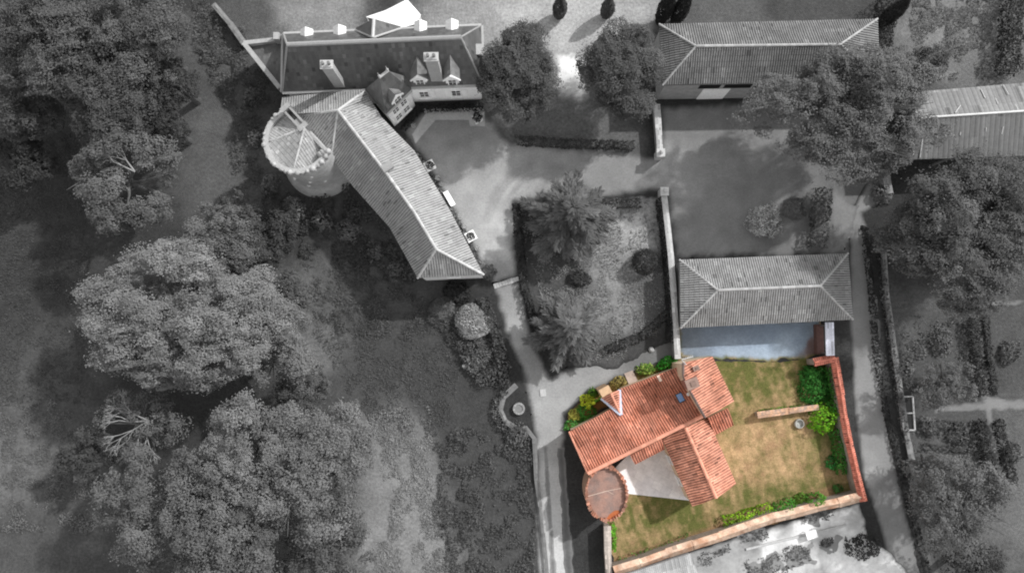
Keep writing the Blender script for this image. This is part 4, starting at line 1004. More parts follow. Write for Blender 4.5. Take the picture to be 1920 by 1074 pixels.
saddle_wall('garden_wall', 'garden wall with crumbling cream coping between the dry lawn and the white yard', [(1152, 1070), (1300, 1021), (1450, 970), (1612, 931)], 0.72, 1.8, GWALL, CAPCREAM, 'render', rise=0.36, tones=(0.72, 1.05))
saddle_wall('garden_wall', 'narrow grey stone wall south of the round turret beside the clipped hedge', [(1139, 986), (1143, 1090)], 0.5, 1.6, GWALL, mat('grey_coping', (176, 166, 158), 0.95, 0.35, 3, 0.4), 'render', rise=0.1)
saddle_wall('garden_wall', 'low crumbling wall standing free in the lawn, ending in the bright green bush', [(1421, 778), (1480, 770), (1534, 763)], 0.42, 1.1, GWALL, mat('rubble_coping', (206, 164, 134), 0.95, 0.4, 4, 0.4, col2=(160, 140, 128)), 'render', rise=0.06)
PALE = mat('pale_coping', 186, 0.95, 0.25, 3, 0.3)
def pillar_wall(label, pts_px, h, ends, wid=0.42):
    t = saddle_wall('courtyard_wall', label, pts_px, wid, h, STONE, PALE, 'render', rise=0.08)
    for x, y in ends:
        p = at(x, y, h); b = MB(); b.box((p[0], p[1], (h + 0.3) / 2), (0.7, 0.7, h + 0.3)); b.box((p[0], p[1], h + 0.36), (0.85, 0.85, 0.12), 0, 1.2); b.lathe((p[0], p[1], h + 0.42), [(0.12, 0), (0.2, 0.15), (0.22, 0.28), (0.15, 0.42), (0.02, 0.5)], 12)
        b.build('pillar', PALE, t)
pillar_wall('pale pillared wall running from the open fronted barn south to the courtyard gap', [(1232, 196), (1238, 286)], 1.6, [(1238, 288)])
pillar_wall('pale pillared wall beside the garden with the round clipped ball', [(1245, 362), (1258, 480), (1264, 560), (1268, 616), (1271, 672)], 1.6, [(1245, 360)])
# lane side walls
RUB = mat('lane_rubble', 128, 0.95, 0.4, 2.5, 0.6)
saddle_wall('rubble_wall', 'broken rubble wall along the far side of the lane, behind the grass verge', [(1658, 455), (1664, 560), (1678, 660), (1690, 740), (1704, 830), (1716, 890)], 0.34, 0.5, RUB, RUB, 'render', rise=0.04, cat='wall')
saddle_wall('rubble_wall', 'short stub of wall between the metal shed and the lane', [(1660, 318), (1668, 362)], 0.55, 1.2, RUB, mat('dim_coping', 140, 0.95, 0.3, 3, 0.3), 'render', rise=0.05, cat='wall')
saddle_wall('rubble_wall', 'low pale kerb wall edging the south drive, opposite the orange house', [(985, 800), (1002, 822), (1006, 900), (1018, 1000), (1026, 1090)], 0.2, 0.3, STONE, mat('kerb_stone', 118, 0.95, 0.3, 3, 0.4), 'render', rise=0.03, cat='kerb wall')
saddle_wall('rubble_wall', 'curved low stone border round the bed with the stone ring', [(968, 722), (944, 744), (938, 768), (948, 790), (972, 806), (985, 802)], 0.34, 0.35, STONE, mat('kerb_stone', 118, 0.95, 0.3, 3, 0.4), 'render', rise=0.05, cat='stone border')
saddle_wall('rubble_wall', 'pale wall edge running along the top right of the manor annexe into the trees', [(400, 8), (432, 45), (458, 82)], 0.4, 1.2, STONE, RUB, 'render', rise=0.05, cat='wall')
# canopy strip between barn and garden wall
t = empty('gate_canopy', at(1556, 636, 0), 'narrow pale corrugated canopy linking the striped barn and the red tiled wall', 'canopy')
b = MB(); roof_face(b, [at(1547, 604, 2.5), at(1563, 604, 2.4), at(1565, 666, 2.4), at(1549, 667, 2.5)], roww=0.18, course=1.3, amp=0.035, step=0.005, var=0.12, down=(0, -1), slab=0.05); b.build('roof', mat('pale_sheet', (222, 224, 236), 0.5, 0.1, 1, 0), t)
for x_, y_ in ((1549, 610), (1562, 610), (1551, 662), (1563, 662)):
    p = at(x_, y_, 2.4); b = MB(); b.box((p[0], p[1], 1.15), (0.1, 0.1, 2.3)); b.build('post', WOOD, t)
t = empty('plank_fence', at(1541, 640, 0), 'brown plank fence standing beside the pale canopy strip', 'fence')
b = MB(); p, q = at2(1538, 608, 1), at2(1540, 664, 1); b.bar(p, q, 0.7, 0, 0.9); b.build('panel', mat('brown_planks', (108, 84, 80), 0.9, 0.3, 3, 0.2), t)
# lean-to shed on the south wall
t = empty('lean_to_shed', at(1230, 1060, 0), 'lean to shed with a grey corrugated roof against the south garden wall', 'shed')
L = [at(1168, 1078, 2.3), at(1296, 1036, 2.3), at(1312, 1090, 1.9), at(1180, 1110, 1.9)]
b = MB(); roof_face(b, L, roww=0.2, course=1.5, amp=0.03, step=0.005, var=0.2); b.build('roof', mat('grey_corrugated', 165, 0.6, 0.3, 1.2, 0.05), t)
b = MB(); b.prism(inset([p[:2] for p in L], 0.2), 0, 1.75); b.build('wall', STONE, t)
# white canopy on the garden side of the manor
t = empty('white_canopy', at(738, 26, 0), 'brilliant white canvas canopy behind the manor, above its cross gable', 'canopy')
zc = 3.0; b = MB(); Rg0, Rg1 = at(702, 36, zc + 0.5), at(765, 14, zc + 0.6)
b.poly([at(686, 32, zc), at(722, 20, zc), at(742, 10, zc), at(763, -1, zc), Rg1, Rg0], 0.06); b.poly([at(763, -1, zc), at(789, 28, zc), Rg1], 0.06)
b.poly([Rg0, Rg1, at(789, 28, zc), at(783, 44, zc), at(748, 54, zc), at(700, 52, zc)], 0.06); b.build('canvas', WHITE, t)
for x_, y_ in ((688, 33), (763, 2), (787, 29), (782, 42)):
    p = at(x_, y_, zc); b = MB(); b.tube((p[0], p[1], 0), (p[0], p[1], zc), 0.05, n=8); b.build('pole', WHITE, t)
# threshold across the drive
b = MB(); p, q = at2(926, 537, 0), at2(973, 522, 0); n_ = 9
for k in range(n_):
    u = np.array(p) + (np.array(q) - np.array(p)) * k / n_; v = np.array(p) + (np.array(q) - np.array(p)) * (k + 0.93) / n_; b.bar(u, v, random.uniform(0.4, 0.55), 0, 0.09, random.uniform(0.8, 1.15))
tag(b.build('stone_threshold', PALE, None, (*p, 0)), 'row of pale stones laid across the drive at the end of the wing', 'threshold')
# stone ring, glazed frame, manhole, dots
c = at(973, 766, 0.4); b = MB()
for k in range(14):
    a, a2 = 2 * pi * k / 14, 2 * pi * (k + 0.9) / 14
    b.prism([(c[0] + r * cos(t_), c[1] + r * sin(t_)) for r, t_ in ((0.42, a), (0.62, a), (0.62, a2), (0.42, a2))], 0, 0.45, random.uniform(0.8, 1.2))
b.lathe((c[0], c[1], 0), [(0.43, 0), (0.43, 0.36)], 16, tone=0.7); tag(b.build('stone_ring', STONE, None, (c[0], c[1], 0)), 'small round stone ring in the curved bed beside the drive', 'well')
c = at(1499, 794, 0.3); b = MB(); b.lathe((c[0], c[1], 0), [(0.42, 0), (0.5, 0.1), (0.46, 0.42), (0.4, 0.42), (0.38, 0.12), (0.0, 0.1)], 20); tag(b.build('metal_basin', mat('galvanised', (176, 176, 172), 0.5, 0.2, 2, 0), None, (c[0], c[1], 0)), 'round grey basin on the lawn south of the free standing wall', 'basin')
t = empty('cold_frame', at(1703, 774, 0), 'dark garden frame with pale timber edges behind the lane wall', 'garden frame')
K = [at2(x, y, 0.5) for x, y in ((1689, 744), (1712, 743), (1716, 806), (1695, 806))]; b = MB()
for u, v in zip(K, K[1:] + K[:1]): b.bar(u, v, 0.14, 0, 0.5)
u, v = at2(1691, 775, 0.5), at2(1714, 774, 0.5); b.bar(u, v, 0.1, 0, 0.48); b.build('frame', PALE, t)
b = MB(); b.prism(inset(K, 0.1), 0, 0.3); b.build('glazing', glass_mat(), t)
for i, (x_, y_, lab) in enumerate(((1018, 736, 'square pale stone slab lying in the drive fork'),)):
    c = at(x_, y_); b = MB(); b.box((c[0], c[1], 0.04), (0.6, 0.75, 0.08), 0.1); tag(b.build('stone_slab', PALE, None, c), lab, 'slab')
def boulder(x_, y_, r, lab, tone=1.0, m=PALE):
    c = at(x_, y_); bm = bmesh.new(); bmesh.ops.create_icosphere(bm, subdivisions=2, radius=r)
    for v in bm.verts: v.co *= random.uniform(0.8, 1.15); v.co.z *= 0.7
    V = [(c[0] + v.co.x, c[1] + v.co.y, r * 0.4 + v.co.z) for v in bm.verts]; bm.verts.index_update(); fs = [[v.index for v in f.verts] for f in bm.faces]; bm.free()
    b = MB(); b.add(V, fs, tone); tag(b.build('boulder', m, None, c), lab, 'boulder')
boulder(1221, 655, 0.3, 'pale round boulder on the shaded track by the pillared wall', 0.8)
boulder(930, 772, 0.22, 'white boulder on the outer edge of the curved bed', 1.2)
boulder(872, 686, 0.3, 'pale boulder at the foot of the rough bank below the clipped bushes')

t = empty('garden_table', at(1522, 1002, 0), 'small white garden table in the open middle of the white yard', 'table'); c = at(1522, 1002, 0.74)
b = MB(); b.box((c[0], c[1], 0.73), (1.1, 0.8, 0.05), 0.3); b.build('tabletop', WHITE, t)
for sx_, sy_ in ((-1, -1), (1, -1), (-1, 1), (1, 1)):
    x, y = sx_ * 0.48, sy_ * 0.33; b = MB(); b.box((c[0] + x * cos(0.3) - y * sin(0.3), c[1] + x * sin(0.3) + y * cos(0.3), 0.35), (0.06, 0.06, 0.7), 0.3); b.build('leg', WHITE, t)
b = MB(); p, q = at2(1400, 1030, 0.3), at2(1588, 985, 0.3); b.bar(p, q, 0.22, 0, 0.18); tag(b.build('pale_kerb', PALE, None, (*p, 0)), 'long low pale kerb crossing the white yard between the beds', 'kerb')
# planters, bench and pots along the wing
def planter(x_, y_, lab, box=0.95, ball=0.5, lv=62):
    c = at(x_, y_, 0.5); t = empty('planter', (c[0], c[1], 0), lab, 'planter', 'planters along the courtyard fronts')
    b = MB(); b.box((c[0], c[1], 0.28), (box, box, 0.56), 0.5); b.box((c[0], c[1], 0.59), (box + 0.1, box + 0.1, 0.06), 0.5); b.build('box', WHITE, t)
    P, N, T = bush_points(ball, ball, ball * 1.9, 0.13, 2.4); P = P + np.array([c[0], c[1], 0.6]); leaves_mesh('foliage', P, N, T, 0.13, leaf_mat('leaf_%d_%d' % (lv, lv), lv), t)
planter(806, 311, 'white box planter with a dark clipped bush, nearest the manor along the wing')
planter(883, 443, 'white box planter with a dark clipped bush, nearest the end of the wing')
planter(895, 222, 'dark clipped bush in a planter on the paved square by the manor', 0.8, 0.62, 50)
t = empty('bench', at(843, 372, 0), 'white garden bench against the courtyard side of the wing', 'bench'); c = at(843, 372, 0.45); b = MB()
b.box((c[0], c[1], 0.44), (0.5, 1.7, 0.07), 0.52); b.build('seat', WHITE, t)
b = MB(); b.box((c[0] - 0.24, c[1] - 0.14, 0.7), (0.06, 1.7, 0.45), 0.52); b.build('backrest', WHITE, t)
for sx_, sy_ in ((-1, -1), (1, -1), (-1, 1), (1, 1)):
    x, y = sx_ * 0.2, sy_ * 0.75; b = MB(); b.box((c[0] + x * cos(0.52) - y * sin(0.52), c[1] + x * sin(0.52) + y * cos(0.52), 0.2), (0.06, 0.06, 0.4), 0.52); b.build('leg', WHITE, t)
for (x_, y_, lab) in ((821, 334, 'first small pale flower pot below the upper planter beside the wing'), (828, 346, 'second small pale flower pot below the upper planter beside the wing'), (862, 408, 'small flower pot between the white bench and the lower planter'),
                      (870, 424, 'flower pot just above the lower white planter'), (895, 466, 'flower pot below the lower white planter, near the wing corner'), (776, 236, 'pale flower pot in the angle of the pavement by the manor')):
    c = at(x_, y_, 0.2); t = empty('flower_pot', (c[0], c[1], 0), lab, 'flower pot', 'flower pots along the courtyard fronts'); b = MB(); b.lathe((c[0], c[1], 0), [(0.16, 0), (0.24, 0.36), (0.26, 0.4), (0.2, 0.38)], 12); b.build('pot', PALE, t)
    P, N, T = bush_points(0.3, 0.3, 0.4, 0.1, 2.0); leaves_mesh('foliage', P + np.array([c[0], c[1], 0.36]), N, T, 0.1, leaf_mat('leaf_120_200', 120, 200), t)

# ================================================================== TREES AND PLANTS
big = dict(leaf=0.16, dens=2.3)
tree('oak_tree', 'dark broad tree in the top left corner, left of its group', 105, 70, 10, 120, 97, group='dark trees at the top left', **big, lobes=30, spread=0.7)
tree('oak_tree', 'dark broad tree at the top edge, right of its group', 262, 62, 10.5, 105, 99, group='dark trees at the top left', **big, lobes=28, spread=0.7)
tree('oak_tree', 'dark broad tree below the other two of the top left corner', 200, 168, 9, 108, 89, group='dark trees at the top left', **big, lobes=28, spread=0.7)
tree('oak_tree', 'darkest small tree nearest the manor annexe on the left bank', 318, 150, 7, 66, 73, group='dark trees at the top left', **big, lobes=20, spread=0.7)
tree('oak_tree', 'dim tree at the left edge below the dark top left group', 40, 205, 6.5, 78, 86, group='dark trees at the top left', **big, lobes=20, spread=0.8)
tree('pine_tree', 'grey clumpy tree with bleached bare boughs, left of the round tower', 235, 340, 9, 112, 102, rz=0.6, lobes=30, lobe=0.27, leaf=0.168, dens=2.5, spread=0.9, bare=(2, 2.2, 0.45), core=False)
tree('alder_tree', 'small clumpy tree between the bare boughed tree and the pale big one', 405, 445, 7, 72, 108, lobes=18, lobe=0.34, leaf=0.151, dens=2.5, spread=0.8)
tree('alder_tree', 'dim bushy tree on the bank south of the round tower', 480, 470, 4, 60, 77, lobes=16, lobe=0.36, leaf=0.151, dens=2.5, spread=0.8)
tree('lime_tree', 'big pale feathery tree on the left, the lightest crown there', 350, 598, 10, 168, 129, rz=0.55, lobes=85, lobe=0.18, squash=(1.14, 0.88), sub=(0.22, 0.6), leaf=0.151, dens=3.0, spread=0.5)
tree('lime_tree', 'pale tree with ragged edge, right of the big pale tree', 520, 640, 8, 84, 117, rz=0.7, lobes=26, lobe=0.3, leaf=0.151, dens=2.8, spread=0.8)
tree('ash_tree', 'half bare tree with bleached twigs in the lower left meadow', 262, 795, 7, 82, 111, rz=0.45, lobes=22, lobe=0.24, leaf=0.151, dens=1.3, spread=0.9, core=False, bare=(5, 2.7, 0.75))
tree('walnut_tree', 'grey billowy tree in the bottom left group, nearest the pale meadow strip', 575, 885, 10, 132, 115, lobes=44, lobe=0.25, group='billowy trees at the bottom left', **big)
tree('walnut_tree', 'grey billowy tree in the bottom left group, farthest left', 325, 945, 10, 122, 109, lobes=40, lobe=0.25, group='billowy trees at the bottom left', **big)
tree('walnut_tree', 'grey billowy tree in the bottom left group, between the two others and highest', 455, 868, 12, 104, 120, lobes=36, lobe=0.26, group='billowy trees at the bottom left', **big)
tree('walnut_tree', 'grey billowy tree cut by the bottom edge, left of centre of its group', 430, 1030, 11, 118, 107, lobes=40, lobe=0.25, group='billowy trees at the bottom left', **big)
tree('walnut_tree', 'grey billowy tree cut by the bottom edge, rightmost of its group', 620, 1030, 9, 92, 99, lobes=34, lobe=0.26, group='billowy trees at the bottom left', **big)
tree('alder_tree', 'dim tree filling the gap between the ragged pale tree and the billowy group', 572, 722, 6, 58, 92, lobes=18, lobe=0.3, leaf=0.160, dens=2.6, spread=0.8)
for x_, y_, z_, r_, l_, lab in ((455, 398, 5, 46, 84, 'small dim tree nearest the foot of the round tower'), (528, 432, 4, 46, 74, 'low dark tree on the bank behind the wing'), (425, 508, 6, 58, 98, 'small clumpy tree touching the top of the big pale tree'),
                             (545, 545, 4.5, 46, 92, 'small tree right of the big pale tree beside the grass strip'), (300, 232, 7, 62, 66, 'dark small tree between the top left group and the bare boughed tree'), (60, 300, 4, 60, 70, 'low dim tree at the left edge beside the bare boughed tree'),
                             (170, 850, 5, 50, 84, 'low loose tree left of the billowy group, below the half bare one')):
    tree('alder_tree', lab, x_, y_, z_, r_, l_, lobes=16, lobe=0.33, leaf=0.19, dens=2.4, spread=0.9)
# beside the manor
tree('holm_oak', 'round clumped dark tree just east of the manor, left of the white path', 975, 140, 6, 74, 89, rz=1.0, lobes=34, lobe=0.27, sub=(0.55, 0.8), leaf=0.130, dens=2.2, spread=0.4, squash=(0.95, 1.22))
tree('holm_oak', 'clumped dark tree between the white path and the long barn', 1160, 142, 6, 84, 93, rz=0.9, lobes=32, lobe=0.26, sub=(0.5, 0.75), leaf=0.130, dens=2.2, spread=0.6)
conifer('cedar_tree', 'large feathery conifer in the middle garden, north of the clipped ball', 1070, 400, 10, 104, 102, layers=10, nb=15)
conifer('cedar_tree', 'feathery conifer at the south end of the middle garden above the orange house', 1066, 615, 8, 92, 106, layers=8, nb=14)
tree('plane_tree', 'wide loose grey tree spreading over the corner of the long barn', 1586, 212, 9, 165, 110, rz=0.5, squash=(1.1, 0.82), lobes=64, lobe=0.22, leaf=0.151, dens=2.1, spread=0.8)
tree('plane_tree', 'dark narrow tree against the meadow, above the metal shed', 1722, 125, 6, 42, 77, rz=1.2, lobes=14, lobe=0.4, leaf=0.134, dens=2.0, spread=0.7)
tree('chestnut_tree', 'dense dark tree at the right edge below the metal shed', 1786, 438, 8, 152, 102, rz=0.65, lobes=46, lobe=0.25, leaf=0.151, dens=2.5, spread=0.6, squash=(1.08, 0.92))
tree('chestnut_tree', 'dense dark crown cut by the right edge, next to the larger one below the shed', 1900, 400, 7, 80, 109, lobes=22, lobe=0.32, leaf=0.151, dens=2.5, spread=0.6)
tree('fruit_tree', 'small loose tree in the walled kitchen garden above the dark frame', 1772, 720, 4, 58, 108, lobes=18, lobe=0.32, leaf=0.134, dens=1.6, spread=0.8)
tree('fruit_tree', 'broad loose tree in the lower right corner', 1790, 945, 6, 100, 109, rz=0.6, lobes=32, lobe=0.26, leaf=0.151, dens=2.0, spread=0.8)
tree('fruit_tree', 'dim tree on the bottom edge beneath the broad loose one', 1830, 1070, 5, 66, 77, lobes=18, lobe=0.3, leaf=0.151, dens=2.0, spread=0.8)
tree('fruit_tree', 'small pale tree beside the lane wall, above the broad loose tree', 1738, 875, 3.5, 44, 111, lobes=14, lobe=0.36, leaf=0.134, dens=1.5, spread=0.8)

def column_tree(label, px, py, h, rpx, lv, group=None):
    z = h * 0.75; r = rpx / F * (CZ - z); c = at(px, py, z); t = empty('cypress_tree', (c[0], c[1], 0), label, 'tree', group)
    n = int(1500 * r * h / 3); zz = rng.random(n) * h; k = np.sin(np.clip(zz / h * 0.9 + 0.1, 0, 1) * pi) ** 0.6; a = rng.random(n) * 2 * pi
    rr = r * k * rng.uniform(0.75, 1.05, n); P = np.c_[c[0] + rr * np.cos(a), c[1] + rr * np.sin(a), zz + 0.1]; N = np.c_[np.cos(a), np.sin(a), 0.5 * np.ones(n)] + rng.normal(size=(n, 3)) * 0.4
    N /= np.linalg.norm(N, axis=1)[:, None]; leaves_mesh('crown', P, N, rng.uniform(0.7, 1.3, n), 0.22, leaf_mat('leaf_%d_%d' % (lv, lv), lv), t)
    b = MB(); b.tube((c[0], c[1], -0.1), (c[0], c[1], h * 0.8), 0.14, 0.04, 7); b.build('trunk', BARK(), t)
column_tree('dark cypress at the top edge, left of the pair', 1255, 2, 7, 15, 50, 'cypress pair')
column_tree('dark cypress at the top edge, right of the pair', 1285, 3, 7, 15, 50, 'cypress pair')
column_tree('lone small dark conifer at the top edge above the round clumped tree', 1051, 8, 4, 14, 84)
column_tree('lone small conifer at the top edge between the white path and the cypress pair', 1142, 8, 4, 13, 92)
column_tree('slender shaded conifer behind the right end of the long barn', 1690, 12, 6, 15, 54)
hedge('tall_hedge', 'dark tall hedge along the right edge beside the rough meadow', [(1906, -10), (1902, 60), (1898, 135)], 1.4, 2.2, 56)
hedge('tall_hedge', 'dark tall hedge strip running from the top edge to the wide loose tree', [(1668, -8), (1662, 50), (1655, 95)], 1.3, 2.4, 52)
hedge('hedge', 'dark hedge along the west side of the middle garden', [(968, 384), (974, 460), (985, 545), (1002, 610), (1018, 655)], 0.7, 0.9, 62)
hedge('hedge', 'dark clipped hedge between the courtyard and the small lawn by the white path', [(968, 262), (1060, 268), (1188, 272)], 0.75, 1.0, 74)
hedge('hedge', 'short clipped hedge running right from the large conifer', [(1125, 382), (1200, 380)], 0.8, 0.9, 84)
hedge('hedge', 'dark planting along the foot of the manor front', [(786, 204), (850, 200), (904, 200)], 0.6, 0.6, 44)
hedge('hedge', 'dark planting along the foot of the slanting corner bay', [(757, 240), (770, 222), (784, 206)], 0.55, 0.6, 44)
hedge('hedge', 'pale flower border along the manor pavement', [(798, 208), (850, 207), (903, 206)], 0.28, 0.35, 150, 210, cat='flower border', leaf=0.14)
hedge('hedge', 'hedge bordering the east side of the middle garden along the pillared wall', [(1238, 375), (1250, 470), (1257, 560), (1258, 640)], 0.7, 1.0, 60)
hedge('hedge', 'ivy covered bank along the west side of the lane north of the striped barn', [(1546, 355), (1540, 410), (1536, 462)], 1.5, 1.6, 86, 96)
hedge('hedge', 'ragged dark growth in the ditch along the right side of the lane', [(1622, 425), (1636, 560), (1644, 660), (1662, 770), (1690, 880), (1728, 1020), (1742, 1085)], 0.55, 0.4, 58, 70)
hedge('hedge', 'patchy pale growth along the broken rubble wall behind the lane verge', [(1652, 440), (1660, 560), (1676, 670), (1700, 830)], 0.5, 0.7, 86, 112, dens=1.0)
hedge('hedge', 'low dark hedge curving along the south edge of the middle garden', [(1250, 590), (1205, 630), (1140, 655)], 0.8, 0.7, 66)
hedge('hedge', 'dark hedge beside the upper kitchen garden path', [(1824, 600), (1836, 690), (1842, 740)], 0.8, 1.0, 62)
hedge('hedge', 'dark hedge left of the lower kitchen garden path', [(1838, 790), (1854, 860), (1868, 905)], 0.8, 1.0, 58)
hedge('hedge', 'dark hedge right of the lower kitchen garden path', [(1874, 790), (1890, 860), (1900, 905)], 0.8, 1.0, 58)
hedge('hedge', 'clumpy shaded planting row along the foot of the wing front', [(784, 290), (815, 338), (845, 390), (880, 452), (906, 508)], 0.35, 0.35, 92, 130)
shrub('clipped_ball', 'large dark ball shaped clipped shrub on the pale lawn of the middle garden', 1211, 489, 27, 2.6, 66, leaf=0.13, dens=3.0, lumps=1)
shrub('shrub', 'shaded loose bush between the two conifers', 1084, 522, 27, 0.8, 70, 84, ry=20)
shrub('shrub', 'round pampas like shrub in the yard above the striped barn', 1440, 412, 38, 1.9, 168, 225, narrow=0.3, leaf=0.26)
shrub('shrub', 'smaller round shrub beside the pampas like one', 1494, 388, 27, 1.5, 112, 128, narrow=0.4)
shrub('shrub', 'dim clipped bush below the end of the wing, left of the pale one', 826, 580, 33, 1.7, 104, 116, leaf=0.12, dens=3.0, lumps=5)
shrub('shrub', 'pale fluffy clipped bush below the end of the wing', 887, 606, 38, 1.8, 152, 176, leaf=0.12, dens=3.2, lumps=5)
shrub('shrub', 'rough bush at the corner of the wing beside the threshold stones', 916, 510, 17, 1.4, 92, 110, leaf=0.16)
hedge('hedge', 'dense overgrown strip along the west side of the drive below the clipped bushes', [(905, 560), (928, 620), (946, 690), (945, 722)], 1.0, 0.9, 70, 92)
hedge('hedge', 'overgrown edge round the outside of the curved stone border', [(948, 730), (930, 752), (928, 776), (944, 802), (972, 822)], 0.6, 0.5, 78, 104)
hedge('hedge', 'ragged planting between the pale clipped bush and the curved bed', [(862, 640), (886, 690), (910, 722)], 0.9, 0.7, 74, 104)
shrub('shrub', 'mixed plants on the rough bank below the pale clipped bush', 892, 668, 36, 0.9, 84, 120)
shrub('shrub', 'low plants on the rough bank nearest the curved bed', 922, 702, 26, 0.9, 74, 96)
shrub('shrub', 'dark low bush just under the wall of the wing end', 858, 548, 30, 1.0, 56, 60)
shrub('shrub', 'dark rounded bush at the right of the white yard beside the lane', 1622, 1026, 34, 2.0, 66, 74, ry=26)
shrub('shrub', 'dark low shrub near the middle of the white yard', 1552, 1018, 14, 0.6, 84, 110, ry=9, rot=0.4)
shrub('shrub', 'pale loose shrub beside the lane wall corner', 1660, 362, 22, 1.6, 104, 120)
shrub('shrub', 'ragged grey bush at the roadside end of the curved bed', 968, 818, 26, 1.0, 96, 112)
for bed in ([(1466, 1034), (1520, 1020), (1528, 1052), (1478, 1062)], [(1396, 1062), (1454, 1036), (1476, 1064), (1430, 1085), (1395, 1085)], [(1378, 1000), (1432, 982), (1440, 996), (1392, 1014)], [(1500, 962), (1560, 944), (1562, 962), (1520, 982)], [(1300, 1040), (1370, 1014), (1376, 1030), (1320, 1060)]):
    ground_cover('shade_blotch_planting', bed, 0.4, 92, 60, lv2=118, thr=0.4, leaf=0.17, clump=0.7)  # leaves over the beds that stand for shade blotches
for x_, y_, r_, h_, l_, lab in ((505, 345, 26, 1.8, 104, 'dim bush at the foot of the round tower'), (548, 392, 30, 2.2, 112, 'large dim bush below the round tower'), (600, 412, 26, 1.8, 104, 'dim bush between the tower and the bend of the wing'), (650, 430, 30, 2.0, 108, 'dim bush against the bend of the wing'),
                                (702, 470, 24, 1.6, 100, 'dim bush near the lower part of the wing'), (478, 255, 24, 1.6, 96, 'dim bush on the bank left of the round tower'), (470, 180, 24, 1.6, 92, 'dim bush beneath the manor annexe wall'), (740, 505, 20, 1.4, 100, 'small dim bush near the south corner of the wing'),
                                (1700, 690, 24, 1.0, 104, 'low plants behind the lane wall above the dark frame'), (1745, 800, 26, 0.9, 100, 'low plants between the dark frame and the pale small tree'), (1800, 815, 28, 0.9, 96, 'low dim plants left of the lower kitchen garden path'), (1895, 660, 30, 0.8, 96, 'low dim plants in the upper right kitchen bed'),
                                (1770, 640, 30, 0.9, 106, 'loose plants in the upper left kitchen bed'), (1905, 850, 24, 0.8, 110, 'low plants in the lower right kitchen bed')):
    shrub('shrub', lab, x_, y_, r_, h_, l_, l_ + 14, ry=r_ * 0.8, rot=x_ * 0.37, dens=2.0)
hedge('hedge', 'planted row across the lower left kitchen bed', [(1730, 792), (1800, 798), (1840, 800)], 0.6, 0.6, 84, 100)
hedge('hedge', 'second planted row across the lower left kitchen bed nearer the broad tree', [(1735, 838), (1800, 842), (1850, 838)], 0.5, 0.5, 78, 96)
hedge('hedge', 'dark hedge right of the upper kitchen garden path', [(1848, 596), (1858, 680), (1866, 738)], 0.5, 0.7, 66)
# plants in the coloured garden
GR = dict(leaf=0.2, dens=2.0)
shrub('green_shrub', 'deep green bush filling the corner by the red tiled wall', 1532, 726, 38, 1.5, (44, 106, 42), (72, 130, 56), ry=46, lumps=9, **GR)
shrub('green_shrub', 'deep green bush just under the return of the red tiled wall', 1530, 700, 27, 1.4, (46, 108, 44), (74, 132, 58), ry=17, lumps=9, **GR)
shrub('green_shrub', 'green bush squeezed between the bright bush and the red tiled wall', 1566, 765, 15, 1.7, (56, 122, 42), (84, 146, 54), ry=24, lumps=9, **GR)
shrub('green_shrub', 'bright green bush at the end of the free standing wall', 1549, 786, 33, 2.0, (82, 148, 36), (134, 180, 46), lumps=9, **GR)
hedge('green_hedge', 'uneven green planting along the inner face of the red tiled wall, below the bright bush', [(1566, 808), (1574, 845), (1579, 886)], 0.9, 1.1, (50, 116, 46), (84, 140, 60), cat='planting')
hedge('green_hedge', 'creeper on the inner face of the red tiled wall behind the deep green bush', [(1556, 690), (1568, 745)], 0.6, 1.5, (48, 108, 42), (84, 140, 60), cat='creeper')
shrub('green_shrub', 'small dark green bush near the lower corner of the red tiled wall', 1562, 868, 15, 0.9, (44, 110, 54), (60, 128, 60), **GR)
shrub('green_shrub', 'tiny green clump in the corner of the two garden walls', 1572, 916, 10, 0.6, (60, 110, 52), (76, 120, 60), **GR)
hedge('green_hedge', 'yellow green planting along the cream coped wall', [(1358, 977), (1400, 965), (1445, 952)], 0.85, 0.8, (110, 160, 36), (150, 182, 52), cat='planting')
shrub('green_shrub', 'green bush leaning over the cream coped wall, right of the yellow green planting', 1474, 952, 24, 2.5, (62, 128, 48), (96, 156, 60), ry=14, rot=0.3, **GR)
shrub('green_shrub', 'green bush hanging over the cream coped wall near the lane corner', 1535, 938, 23, 2.5, (62, 120, 44), (100, 146, 56), ry=13, rot=0.3, **GR)
shrub('green_shrub', 'olive bush on the lawn side of the cream coped wall between the two green ones', 1502, 936, 22, 0.8, (80, 120, 40), (110, 140, 60), ry=12, rot=0.3, **GR)
hedge('green_hedge', 'narrow bright clipped hedge inside the stone wall south of the turret', [(1147, 984), (1150, 1030)], 0.5, 1.2, (94, 158, 44), (120, 176, 60))
hedge('green_hedge', 'straggling low plants along the bed at the lower left of the cream wall', [(1160, 1050), (1230, 1030), (1290, 1006)], 0.5, 0.3, (84, 116, 56), (120, 136, 78), cat='planting', dens=0.9)
shrub('green_shrub', 'deep green bush against the tall east block of the house', 1250, 681, 24, 1.3, (44, 122, 40), (70, 146, 50), ry=14, rot=0.4, **GR)
shrub('green_shrub', 'bush with pale yellow leaves right of the doorstep', 1211, 692, 20, 1.15, (72, 126, 42), (160, 176, 90), ry=14, **GR)
shrub('green_shrub', 'faded brownish flowering bush left of the doorstep', 1160, 717, 20, 1.0, (126, 120, 62), (170, 150, 96), ry=12, rot=0.4, **GR)
shrub('green_shrub', 'vivid yellow green round bush left of the dormer', 1103, 753, 17, 1.3, (176, 188, 44), (196, 204, 70), **GR)
shrub('green_shrub', 'green bush under the vivid yellow one in the front bed', 1100, 776, 22, 1.1, (62, 124, 48), (84, 140, 56), **GR)
shrub('green_shrub', 'pale yellow low bush near the west corner of the house', 1078, 777, 14, 0.8, (176, 178, 80), (196, 190, 100), **GR)
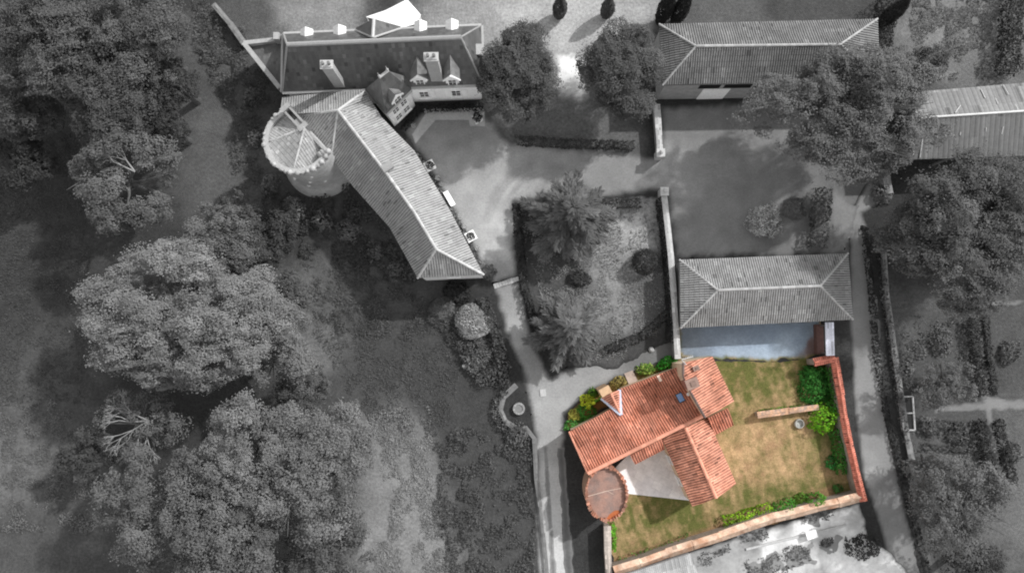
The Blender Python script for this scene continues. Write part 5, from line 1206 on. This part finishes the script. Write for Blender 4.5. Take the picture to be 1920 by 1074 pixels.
shrub('green_shrub', 'rounded green bush at the west corner of the house', 1077, 795, 24, 0.95, (74, 134, 62), (96, 150, 76), ry=12, rot=0.35, **GR)
shrub('green_shrub', 'dark green bush beside the pier of the dormer', 1114, 742, 17, 1.0, (66, 112, 34), (100, 134, 44), **GR)
hedge('green_hedge', 'thin climbing plants along the north side of the free standing wall', [(1425, 772), (1500, 762)], 0.3, 0.35, (96, 128, 56), (120, 140, 70), cat='planting')
# rough growth nobody could count
ground_cover('scrub', [(820, 830), (870, 800), (960, 830), (1000, 850), (1005, 1090), (840, 1090), (815, 960)], 0.5, 84, 60, lv2=96, thr=0.45)
ground_cover('rough_grass', [(690, 780), (800, 760), (815, 900), (850, 1090), (690, 1090), (740, 930)], 0.2, 132, 90, lv2=146, thr=0.45, leaf=0.14)
ground_cover('undergrowth', [(500, 350), (640, 370), (740, 440), (780, 530), (560, 480), (480, 440)], 0.8, 74, 60, lv2=90, thr=0.42)
ground_cover('undergrowth', [(0, 760), (100, 740), (240, 860), (180, 1000), (0, 1000)], 0.25, 106, 70, lv2=118, thr=0.45, leaf=0.15)
ground_cover('undergrowth', [(1680, 590), (1830, 590), (1840, 740), (1690, 740)], 0.35, 98, 35, lv2=116, thr=0.48)
ground_cover('undergrowth', [(1690, 800), (1840, 790), (1870, 920), (1730, 900)], 0.4, 100, 35, lv2=116, thr=0.5)
ground_cover('undergrowth', [(1690, -10), (1880, -10), (1880, 150), (1740, 150)], 0.35, 112, 80, lv2=128, thr=0.45, leaf=0.16)
ground_cover('undergrowth', [(800, 560), (900, 560), (950, 700), (900, 730), (850, 650)], 0.5, 70, 60, lv2=96, thr=0.42)
ground_cover('undergrowth', [(360, -10), (450, 60), (520, 175), (500, 210), (495, 330), (440, 380), (430, 200), (370, 80)], 0.7, 84, 50, lv2=104, thr=0.42)
ground_cover('undergrowth', [(640, 330), (740, 440), (790, 530), (720, 520), (640, 400)], 0.9, 88, 50, lv2=110, thr=0.4)
ground_cover('grass_tufts', [(-20, 250), (150, 260), (170, 480), (160, 760), (-20, 760)], 0.16, 74, 48, lv2=92, thr=0.35, leaf=0.13)
ground_cover('grass_tufts', [(560, 490), (780, 540), (860, 700), (830, 820), (680, 780), (600, 640)], 0.14, 80, 48, lv2=98, thr=0.35, leaf=0.13)
ground_cover('grass_tufts', [(980, 400), (1110, 378), (1238, 370), (1255, 600), (1150, 680), (1030, 680)], 0.16, 110, 56, lv2=160, thr=0.42, leaf=0.13)
ground_cover('undergrowth', [(560, 470), (700, 480), (800, 560), (780, 640), (640, 640), (570, 560)], 0.3, 84, 60, lv2=100, thr=0.5, leaf=0.16)
